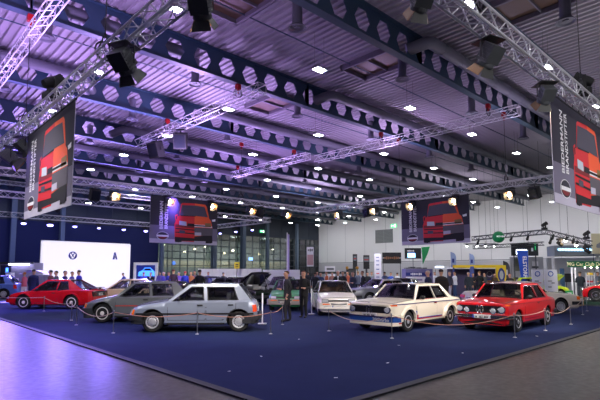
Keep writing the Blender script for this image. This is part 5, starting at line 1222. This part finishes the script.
f = Flat('flag_pole', 'tall narrow lilac flag on a pole right of the raised black bonnet', 'flag', 287.2, 234.5, 289.4, 276, 25.5); f.board(mat('lilac_flag_cloth', '#a79bd6', .6), .03, 'flag_cloth'); mb = MB(); mb.tube((-f.w/2, 0, 0), (-f.w/2, 0, f.z1+.1), .025, 8); mb.box((0, 0, .03), (.5, .5, .06)); mb.build('pole', m_alu, f.root)
# posters in the middle distance
f = Flat('hanging_poster', 'white poster with pink lower half beside the last columns', 'poster', 306.8, 247, 313.6, 266.5, 52); f.board(m_wb); f.patch('pink_field', 307.2, 254.8, 313.2, 265, mat('pink_print', '#c9a0a4', .6)); f.marks('poster_print', 3, 310.2, 250.2, 3, m_alu_dark); f.legs()
f = Flat('white_van_roof', 'white box shaped trailer top in front of the white wall', 'trailer', 325, 266.3, 334.3, 285, 45); f.board(m_wb, 1.6, 'body'); f.patch('window', 326, 268, 333, 270, m_alu_dark)
f = Flat('dark_awning', 'long dark awning behind the crowd left of the tall signs', 'awning', 318, 271.6, 346, 273.8, 40); f.board(mat('dark_green_awning', '#22302c', .7), 1.2, 'roof'); f.legs()
for x0, x1, y0, l in ((352.5, 356.8, 254.3, 'left tall dark sign column before the white wall'), (363, 369, 255.3, 'right and wider dark sign column before the white wall')):
    f = Flat('sign_column', l, 'sign', x0, y0, x1, 269, 46); f.board(m_dk); f.patch('sign_face', x0+.7, y0+1.6, x1-.7, y0+6.5, mat('grey_sign_print', '#7f8790', .5)); f.patch('red_print', x0+.9, y0+4, x1-.9, y0+5, m_red3, .03); f.legs(xs=[0], r=.1)
f = Flat('black_box_counter', 'black counter box between the two sign columns', 'counter', 346, 269, 355, 288, 38); f.board(m_dk, .6, 'body'); f.patch('top_plate', 345.6, 268.6, 355.4, 269.4, m_trim, .1)
for x, y, l in ((346.8, 268, 'left brass coloured lamp on the black counter'), (356.8, 268.2, 'right brass coloured lamp on the black counter')):
    r_ = empty('table_lamp', l, 'lamp', at(x, 36.8)); mb = MB(); mb.ball((0, 0, 2.02), .13); mb.build('shade', m_gold, r_, 60); mb = MB(); mb.tube((0, 0, .02), (0, 0, 1.95), .03, 8); mb.lathe([(.14, 0), (.12, .03), (0, .04)], 12); mb.build('stand', m_trim, r_)
f = Flat('roll_up_banner', 'white roll up banner with small blue and red marks left of the black poster', 'banner', 373.8, 253.6, 380.6, 284, 33); f.board(mat('white_banner_cloth', '#b4b4c4', .6)); 
for y, m in ((257, m_navy), (260.5, m_navy), (264.5, m_navy), (268.8, m_navy), (273, m_red3), (276.5, m_navy)): f.patch('small_mark', 375.6, y, 378.6, y+.9, m, .01)
f.legs()
f = Flat('hanging_poster', 'black poster with a bronze scribble on a frame left of the dark screen', 'poster', 381.8, 252.6, 400.6, 263.6, 43); f.board(m_dk); f.marks('poster_print', 8, 391, 258, 3.2, mat('bronze_print', '#a06a4a', .5)); f.patch('white_line', 382, 257.8, 385, 258.3, m_wb, .01); f.patch('white_line', 397, 257.8, 400.3, 258.3, m_wb, .01); f.legs()
f = Flat('info_screen', 'dark screen board with a small blue display under the back right banner', 'screen', 404.3, 248.2, 420.5, 258.8, 40); f.board(m_dk); f.patch('display', 407, 253.2, 414.6, 257.6, mat('pale_blue_display', '#6aa4ff', .3, emit=2, ecol='#7ab4ff')); f.marks('board_print', 6, 410, 251, 1.9, m_wb); f.legs(xs=[0])
def feather(px, y0, y1, D, wpx, m, lab, lean=0., mk=None):
    x, y, _ = at(px, D); root = empty('feather_flag', lab, 'flag', (x, y, 0), YAW); z0, z1 = ZZ(y1, D), ZZ(y0, D); W = wpx*D/FPX; mb = MB(); n = 12; H = z1-z0
    pts = []
    for i in range(n+1):
        u = i/n; pts.append((lean*u, u))
    vs = []; 
    for i in range(n+1):
        u = i/n; wl = W*(1 if u < .65 else math.sqrt(max(0, 1-((u-.65)/.35)**2)))
        vs += [(lean*u*W, 0, z0+H*u), (lean*u*W+wl, 0, z0+H*u)]
    vs2 = [(a, b+.012, c) for a, b, c in vs]; k_ = len(vs)
    mb.add(vs+vs2, [(2*i, 2*i+1, 2*i+3, 2*i+2) for i in range(n)]+[(2*i+k_, 2*i+2+k_, 2*i+3+k_, 2*i+1+k_) for i in range(n)]); mb.build('flag_cloth', m, root)
    p = MB(); p.path([(0, 0, 0), (0, 0, z0)]+[(lean*i/n*W-.01, 0, z0+H*i/n) for i in range(1, n+1)], .02, 6); p.box((0, 0, .03), (.6, .6, .05)); p.build('pole', m_alu, root)
    if mk: q = MB(); q.box((W*.45, -.01, z0+H*.45), (W*.4, .01, H*.25)); q.build('flag_print', mk, root)
f = Flat('feather_flag', 'green pointed flag, wide at its top, beside the dark screen', 'flag', 420, 246.5, 430, 265, 39); f.t = .02; mb = MB(); mb.slab([(f.X(a), 0, f.Zp(b)) for a, b in ((422, 264.5), (421, 247.2), (429.6, 246.6), (427, 254))], (0, -1, 0), .02); mb.build('flag_cloth', mat('green_flag', '#1f8f55', .6), f.root); mb = MB(); mb.path([(f.X(421.6), .03, 0), (f.X(421), .03, f.Zp(246.8))], .02, 6); mb.box((f.X(421.6), .03, .03), (.5, .5, .06)); mb.build('pole', m_alu, f.root)
feather(449.8, 251.8, 268, 41, 5.5, mat('pale_blue_flag', '#8c9cc4', .6), 'pale blue feather flag left of the yellow stand', 0, m_navy)
feather(468.4, 253.4, 268, 41, 5.2, MATS['pale_blue_flag'], 'pale blue feather flag above the middle of the yellow stand', 0, m_navy)
feather(501.6, 260.6, 282, 37, 6.8, mat('dark_grey_flag', '#4a4c58', .6), 'dark grey feather flag behind the yellow panel', 0, m_pboard)
# violet blue stand with a white counter in front
f = Flat('exhibition_booth', 'violet blue stand with stacked goods on its roof behind the white saloon', 'stand', 402.8, 269, 429.4, 293, 34); f.board(mat('violet_blue_wall', '#6a6696', .6), 1.2, 'wall_panel')
f.patch('sign_strip', 403, 272.5, 428, 275.6, m_navy); f.marks('sign_print', 7, 413, 274, 2.6, m_pboard); f.patch('white_counter', 403, 276.6, 421, 282, m_wb, .3); f.patch('counter_print', 406, 278.6, 418, 280.4, m_lilac, .31)
mb = MB()
for i, (x, w_, h_) in enumerate(((406, 4, 1.2), (411, 5, 2.2), (417, 5, 1.5), (423, 4, 1.2))): mb.box((f.X(x), 0, f.Zp(269)+h_*.03+.02), (w_*f.k, .6, h_*.06))
mb.build('stacked_goods', m_alu_dark, f.root)['kind'] = 'stuff'
f = Flat('lit_counter_sign', 'row of small bright lamps over a pale stand right of the violet blue one', 'sign', 433.5, 266, 447, 269.4, 42); f.board(m_pboard, .3); f.patch('lit_strip', 434, 266.4, 442, 267.6, m_scrw); f.legs()
# yellow stand
f = Flat('exhibition_booth', 'stand with yellow fascia, dark violet back wall and blue post', 'stand', 446, 269, 493.5, 294, 35); D0 = f
f.board(mat('dark_violet_wall', '#4a4468', .7), .15, 'back_wall')
mb = MB(); mb.box((0, -1.3, f.Zp(266.6)), (f.w, .12, .2)); mb.box((f.w/2-.1, -1.3, 1.05), (.25, .15, 2.1)); mb.build('yellow_fascia', m_yel2, f.root)
mb = MB(); mb.box((0, -.65, f.Zp(268.2)), (f.w, 1.3, .08)); mb.build('white_canopy', m_wb, f.root); mb = MB(); mb.box((-f.w/2+.05, -1.3, 1.05), (.1, .1, 2.1)); mb.box((f.X(464), -1.3, 1.05), (.25, .25, 2.1)); mb.build('blue_post', mat('blue_post_print', '#4a5aa0', .5), f.root)
f.patch('blue_band', 466, 279, 492, 281.5, m_navy); f.ring('wall_ring', 487.5, 274, 2.6, m_lilac, .35); f.patch('brown_case', 482, 280, 489, 286, mat('brown_case', '#7a4a3a', .6), .4)
f = Flat('sign_board', 'yellow panel with a blue oval emblem right of the yellow stand', 'sign', 494.3, 265.3, 504.2, 292, 33.5); f.board(m_yel2, .1)
mb = MB(); mb.add([(f.X(499.4)+3.6*f.k*cos(a*pi/12), -.06, f.Zp(275)+7*f.k*sin(a*pi/12)) for a in range(24)], [tuple(range(24))]); mb.build('blue_oval', m_navy, f.root)
mb = MB(); mb.add([(f.X(499.4)+2*f.k*cos(a*pi/12), -.07, f.Zp(275)+4.4*f.k*sin(a*pi/12)) for a in range(24)], [tuple(range(24))]); mb.build('pale_oval', mat('pale_oval_print', '#a8b0b8', .5), f.root)
# black light wall, blue long flag
f = Flat('led_wall', 'black light wall with a small white and blue screen behind the blue flag', 'screen', 510.8, 243.5, 536.6, 255.8, 44); f.board(m_dk, .3); f.patch('display', 514.5, 249.6, 525, 254.5, m_scrw); f.patch('blue_display', 516, 250.6, 524.5, 254.2, m_scr, .03); f.patch('small_figure', 529.5, 248, 531.5, 251.4, m_pboard, .02); f.patch('green_line', 533.4, 244, 533.9, 250, m_green, .02)
f.legs(xs=[-f.w/2+.2, f.w/2-.2], r=.06)
f = Flat('blue_flag', 'tall blue flag with white letters behind the red saloon', 'flag', 514, 250, 528, 285, 34); mb = MB(); pts = [(515.8, 250.4), (527, 250.8), (526.6, 284), (520, 284)]
f.t = .02; mb.slab([(f.X(a), 0, f.Zp(b)) for a, b in pts], (0, -1, 0), .03); mb.build('flag_cloth', mat('royal_blue_cloth', '#1e4ec4', .6), f.root); f.text('flag_letters', 'ELSTORP', 523, 267, 5.4, m_wb, -pi/2); mb = MB(); mb.path([(f.X(527), .03, 0), (f.X(527), .03, f.Zp(250))], .025, 6); mb.box((f.X(525), .05, .03), (.5, .5, .06)); mb.build('pole', m_alu, f.root)
# grey panels and window on the wall behind
f = Flat('grey_cabinet', 'pale grey hall door with a grey olive window pane behind the blue flag', 'door', 509, 257, 541, 292, 46); f.board(mat('pale_grey_steel', '#b4b6bc', .5), .3, 'panel'); f.patch('olive_pane', 512, 258.5, 517.5, 271, mat('olive_pane', '#6f7468', .4)); f.patch('white_box', 530, 261.5, 535.5, 266, m_wb, .1); f.patch('grey_strip', 529.5, 266.5, 536, 268, m_alu_dark)
for i, (x0, x1, D, l) in enumerate(((529.8, 541.2, 26, 'left white info panel with blue roundel behind the red saloon'), (542, 555, 25.6, 'right white info panel with blue roundel behind the red saloon'))):
    f = Flat('info_board', l, 'panel', x0, 269.5, x1, 303, D); f.board(m_pboard, .05, 'panel'); cx = (x0+x1)/2-.3
    f.ring('roundel_ring', cx, 273.8, 2.3, mat('roundel_blue', '#2c5fb4', .4), .45, fill=m_wb)
    f.patch('panel_print', cx-3, 280.6, cx+1, 281.3, m_dk, .01); f.patch('panel_print', cx+.5, 282.4, cx+3.6, 283.3 if i else 283, m_dk if i else m_red3, .01); f.patch('panel_print', cx-3, 286.4, cx+.5, 287.2, m_dk, .01)
f = Flat('fascia_sign', 'grey stand fascia with cyan white lit lettering at the right', 'sign', 551.5, 246, 595.5, 256, 38, rz=R(-12)); f.board(mat('grey_fascia', '#7d848c', .5), 2.0, 'fascia')
mb = MB(); T = None
for i in range(30):
    x = 555+i*1.32; mb.box((f.X(x), -1.03, f.Zp(250+i*.03)), (.085+.02*((i*5) % 3), .02, .14+.05*((i*3) % 2)))
mb.build('lit_lettering', mat('cyan_white_light', '#c8ecff', .3, emit=1.4, ecol='#8ccfff'), f.root)['kind'] = 'stuff'
f.legs(m_pboard, [-f.w/2+.15, f.w/2-.15], .12)
f = Flat('grey_backdrop', 'plain grey white stand wall under the lit fascia', 'partition', 545, 258, 604, 291, 42); f.board(mat('grey_white_wall', '#b9bcc4', .6), .15, 'panel')
f = Flat('blue_column', 'slim blue grey column behind the yellow green car', 'column', 558.5, 268.5, 561.5, 286, 38); f.board(mat('steel_blue', '#4d7296', .5), .25, 'column')
f = Flat('wall_screen', 'black screen behind the yellow green car', 'screen', 562.5, 273.5, 572.5, 282, 36); f.board(m_dk, .1, 'screen'); f.legs()
f = Flat('cream_poster', 'cream poster with a grey car picture at the right edge', 'poster', 590.8, 233.6, 606, 253.8, 35); f.board(mat('cream_paper', '#d2ccac', .6)); mb = MB(); mb.add([(f.X(a), -.035, f.Zp(b)) for a, b in ((595, 247), (595.5, 244.5), (598, 243.2), (600, 241.5), (605, 241.5), (605.5, 248), (596, 248))], [tuple(range(7))]); mb.build('pictured_car', mat('grey_print', '#8b8e98', .6), f.root); f.legs()
f = Flat('club_sign', 'long dark green club sign with cream lettering above the red roadster', 'sign', 565.8, 261.2, 606, 267.2, 29); f.board(m_grn, .12); f.text('sign_lettering', 'MG Car Club Deutschland', 591, 264.3, 4.9, mat('cream_lettering', '#e6dfb4', .5))
f.legs(m_wb, [f.X(569.6), f.X(573), f.X(604)], .05)
mb = MB()
for x in (582, 588, 594, 600): mb.ball((f.X(x), -.10, f.Zp(267.6)), .03, (1, 1, 1), 0, 8, 6)
mb.build('sign_lamps', m_lens, f.root)
f = Flat('shelf_rack', 'white open shelf rack with a yellow box on top, beside the red roadster', 'shelf', 585, 272.5, 590.5, 299, 28.5); mb = MB()
for sx in (-1, 1):
    for sy in (-1, 1): mb.tube((sx*f.w/2, sy*.15, 0), (sx*f.w/2, sy*.15, f.z1), .02, 6)
for z in (.15, .6, 1.05, 1.5): mb.box((0, 0, z), (f.w, .34, .025))
mb.build('rack', m_wb, f.root); MB().box((0, 0, 1.58), (.22, .2, .14)).build('yellow_box', m_yel2, f.root); MB().box((-.02, 0, 1.12), (.25, .2, .1)).build('red_box', m_red3, f.root)
f = Flat('blue_board', 'dark blue panel at the right edge under the club sign', 'panel', 597.5, 268, 604, 276, 33.5); f.board(m_navy, .08, 'panel'); f.legs()
# ramp for the roadster, boxes and small signs
x, y, _ = at(617, 24.8); mb = MB(); mb.box((0, 0, .075), (4.2, 1.9, .15)); mb.box((2.3, 0, .04), (.5, 1.7, .08)); o = mb.build('display_ramp', mat('dark_green_ramp', '#17392c', .6), None, 0, (x, y, 0), R(108)); tag(o, 'low dark green display ramp under the red roadster', 'platform')
mc = mat('cardboard', '#b89a72', .8)
for i, (px, D, s_, l) in enumerate(((571.5, 23.6, .34, 'left cardboard box stacked near the barrier posts at the right'), (575, 24.0, .3, 'right cardboard box with white paper near the barrier posts'))):
    p = at(px, D); root = empty('cardboard_box', l, 'box', p, YAW+.3*i); MB().box((0, 0, s_*.75), (s_, s_, s_*1.5)).build('box', mc, root); MB().box((0, -s_/2-.004, s_*.8), (s_*.6, .006, s_*.9)).build('paper', m_wb, root); MB().box((0, 0, s_*1.5+.003), (.05, s_, .004)).build('tape', m_pboard, root)
f = Flat('small_green_sign', 'small green sign on a stand behind the ivory coupe nose', 'sign', 562.3, 290.3, 569.6, 295.6, 27.5); f.board(mat('bright_green_sign', '#2c9a4c', .5), .04); f.patch('sign_print', 564, 292.4, 568, 293.2, m_wb, .01); f.legs(xs=[0])
# information stand on a white foot behind the silver hatchback
x, y = 9.75, 12.1; root = empty('sign_stand', 'white post stand with flat foot behind the tail of the silver hatchback', 'stand', (x, y, .012), YAW)
mb = MB(); mb.box((0, 0, .5), (.045, .045, 1.0)); mb.build('post', m_wb, root); MB().box((0, 0, .015), (.28, .2, .025)).build('foot', m_wb, root)
x, y, _ = at(311.5, 19); root = empty('sign_stand', 'white post stand right of the man with reddish hair', 'stand', (x, y, .012), YAW)
mb = MB(); mb.box((0, 0, .5), (.04, .04, 1.0)); mb.build('post', m_wb, root); MB().box((0, 0, .015), (.26, .2, .025)).build('foot', m_wb, root)
# green globe balloon, ring truss of the right stands with its lamps
r_ = empty('balloon_globe', 'green globe balloon with white print hanging right of the back right banner', 'balloon', (*at(498.2, 33.5)[:2], 0)); mb = MB(); mb.ball((0, 0, 4.2), .42, nu=20, nv=14); mb.build('globe', mat('globe_green', '#14804c', .4), r_, 60)
mb = MB(); mb.tube((0, 0, 4.6), (0, 0, ZD), .008, 4); mb.build('cable', m_alu_dark, r_); q = MB(); T = Matrix.Rotation(YAW, 4, 'Z')
[q.box((T @ Vector((-.24+.12*i, -.41+.02*abs(i-2), 4.22)))[:], (.08, .03, .1+.03*(i % 2)), rz=YAW) for i in range(5)]; q.build('white_print', m_wb, r_)
def P3(px, y, D): p = at(px, D); return (p[0], p[1], ZZ(y, D))
truss(P3(473, 238.5, 37), P3(546, 231.8, 31), .28, 'thin truss over the right stands, left run', r=.035, m=m_alu_dark, hang=(.1, .5, .95))
truss(P3(546.5, 232, 31), P3(591, 243.5, 29), .28, 'thin truss over the right stands, right run sloping to the edge', r=.035, m=m_alu_dark, hang=(.5, .95))
truss(P3(473, 247.5, 40), P3(543, 243.6, 36), .25, 'lower thin truss over the right stands', r=.03, m=m_alu_dark, hang=(.2, .8))
for i, (px, y, D, l) in enumerate(((478, 241.5, 36.4, 'first'), (511, 238.6, 33.8, 'second'), (527.5, 237.4, 32.4, 'third'), (552.6, 236.6, 30.6, 'fourth'), (566, 238.6, 30, 'fifth'), (573, 240.4, 29.6, 'sixth'), (576.5, 243, 29.5, 'seventh'), (584, 246, 29.2, 'eighth'), (550, 241, 31, 'ninth'))):
    p = P3(px, y, D); root = empty('small_spotlight', 'small black spotlight under the right stand truss, %s from the left' % l, 'spotlight', p, YAW+random.random())
    mb = MB(); mb.lathe([(.0, .15), (.07, .13), (.09, -.09), (.11, -.13), (.07, -.12)], 12, 0, Matrix.Rotation(R(25), 4, 'X')); mb.tube((0, 0, .1), (0, 0, .34), .02, 5); mb.build('lamp_body', m_blackm, root, 40); mb = MB(); mb.ball((0, .06, -.14), .09); mb.build('lens', m_lens if i in (4, 6) else mat('dark_lens'), root)
for px, y, D, u, l in ((544.5, 229.8, 31, 1, 'standing on the bend of the right stand truss'), (559, 238.2, 30.4, -1, 'hanging left under the right stand truss'), (586, 239.3, 29.2, 1, 'standing at the right end of the stand truss'), (586, 245.2, 29.2, -1, 'hanging at the right end of the stand truss')):
    moving_head(P3(px, y, D), YAW, 'black moving head lamp '+l, u, .75)
# rows of small lit lamps under the lower truss at the right
for i, px in enumerate((466.5, 476.5, 484.8, 493.5)):
    p = P3(px, 246.2, 40); root = empty('track_lamp', 'small lit white track lamp right of the back right banner, %s from the left' % ords[i], 'lamp', p); mb = MB(); mb.tube((0, 0, .05), (0, 0, .4), .015, 5); mb.box((0, 0, .08), (.16, .16, .14)); mb.build('lamp_body', m_alu_dark, root); mb = MB(); mb.ball((0, 0, -.02), .06, (1, 1, .6)); mb.build('lens', m_panel, root)
f = Flat('lamp_rail', 'thin grey rail carrying the white track lamps', 'rail', 463, 243.6, 498, 244.4, 40); f.board(m_alu_dark, .08, 'rail')
for q in (-.4, .4): mb = MB(); mb.tube((f.w*q, 0, f.z1), (f.w*q, 0, ZD), .01, 5); mb.build('cable', m_alu_dark, f.root)
# ================================================================ barrier posts and ropes on the carpet
m_steel = mat('brushed_steel', '#9a9ca4', .3, metal=.9); m_rope = mat('pale_rope', '#c8aea0', .8); m_fuzz = mat('rose_rope', '#b98474', .8)
def post_proto():
    root = empty('barrier_post', '', 'barrier post')
    mb = MB(); mb.tube((0, 0, .02), (0, 0, .60), .013, 10); mb.build('pole', m_steel, root, 40)
    mb = MB(); mb.lathe([(.05, 0), (.05, .008), (.02, .02), (0, .022)], 16); mb.build('foot', m_alu, root, 40)
    mb = MB(); mb.ball((0, 0, .615), .022, (1, 1, .8)); mb.path([(.022*cos(a*pi/5), .022*sin(a*pi/5), .585) for a in range(10)], .006, 5, closed=True); mb.build('cap', m_steel, root)
    return root
PL = [((6.04, 22.58), 'in front of the red coupe door'), ((5.22, 15.91), 'between the red coupe and the dark grey hatchback'), ((5.29, 13.13), 'by the front wheel of the dark grey hatchback'), ((6.86, 11.33), 'in front of the silver hatchback front door'),
      ((8.35, 10.0), 'behind the tail of the silver hatchback'), ((9.97, 9.34), 'in front of the white hatchback'), ((10.06, 7.22), 'at the front corner of the white saloon'), ((12.49, 5.12), 'beside the front wheel of the red saloon'),
      ((14.61, 5.11), 'beside the rear wheel of the red saloon'), ((16.94, 5.14), 'right of the red saloon'), ((21.07, 5.95), 'near the cardboard boxes, nearer one'), ((23.19, 6.37), 'near the cardboard boxes, farther one'), ((10.1, 11.5), 'beside the white sign stand'), ((5.6, 17.6), 'near the tail of the red coupe')]
pr = post_proto(); first = True
for (p, l) in PL:
    o = pr if first else copy_tree(pr); first = False; o.location = (p[0], p[1], .012)
    o['label'] = 'thin steel barrier post ' + l; o['category'] = 'barrier post'; o['group'] = 'barrier posts around the carpet'
def rope(a, b, sag, lab, m=m_rope):
    a = Vector((*a, .59)); b = Vector((*b, .59)); n = 14; pts = []
    for i in range(n+1): u = i/n; p = a.lerp(b, u); p.z -= sag*4*u*(1-u); pts.append(p)
    mb = MB(); mb.path([p-a for p in pts], .010, 6); o = mb.build('barrier_rope', m, None, 40, tuple(a)); tag(o, lab, 'rope', 'ropes between the barrier posts')
Q = [p for p, _ in PL]
rope((3.9, 27.5), Q[0], .05, 'pale barrier rope left of the post before the red coupe'); rope(Q[0], Q[13], .1, 'pale rope along the rear half of the red coupe'); rope(Q[13], Q[1], .06, 'pale rope behind the nose of the dark grey hatchback')
rope(Q[1], Q[2], .20, 'sagging rope before the front wheel of the dark grey hatchback'); rope(Q[2], Q[3], .12, 'rope along the front half of the silver hatchback', m_fuzz); rope(Q[3], Q[4], .12, 'rope along the rear half of the silver hatchback', m_fuzz)
rope(Q[4], Q[12], .06, 'short rope from the corner post to the post by the sign stand', m_fuzz); rope(Q[5], Q[6], .22, 'sagging rope from the middle post to the white saloon'); rope(Q[6], Q[7], .25, 'long sagging rope between the white and the red saloon', m_fuzz)
rope(Q[7], Q[8], .06, 'rope along the side of the red saloon'); rope(Q[8], Q[9], .15, 'sagging rope behind the red saloon'); rope(Q[9], Q[10], .08, 'rope toward the cardboard boxes'); rope(Q[10], Q[11], .05, 'last short rope at the right')
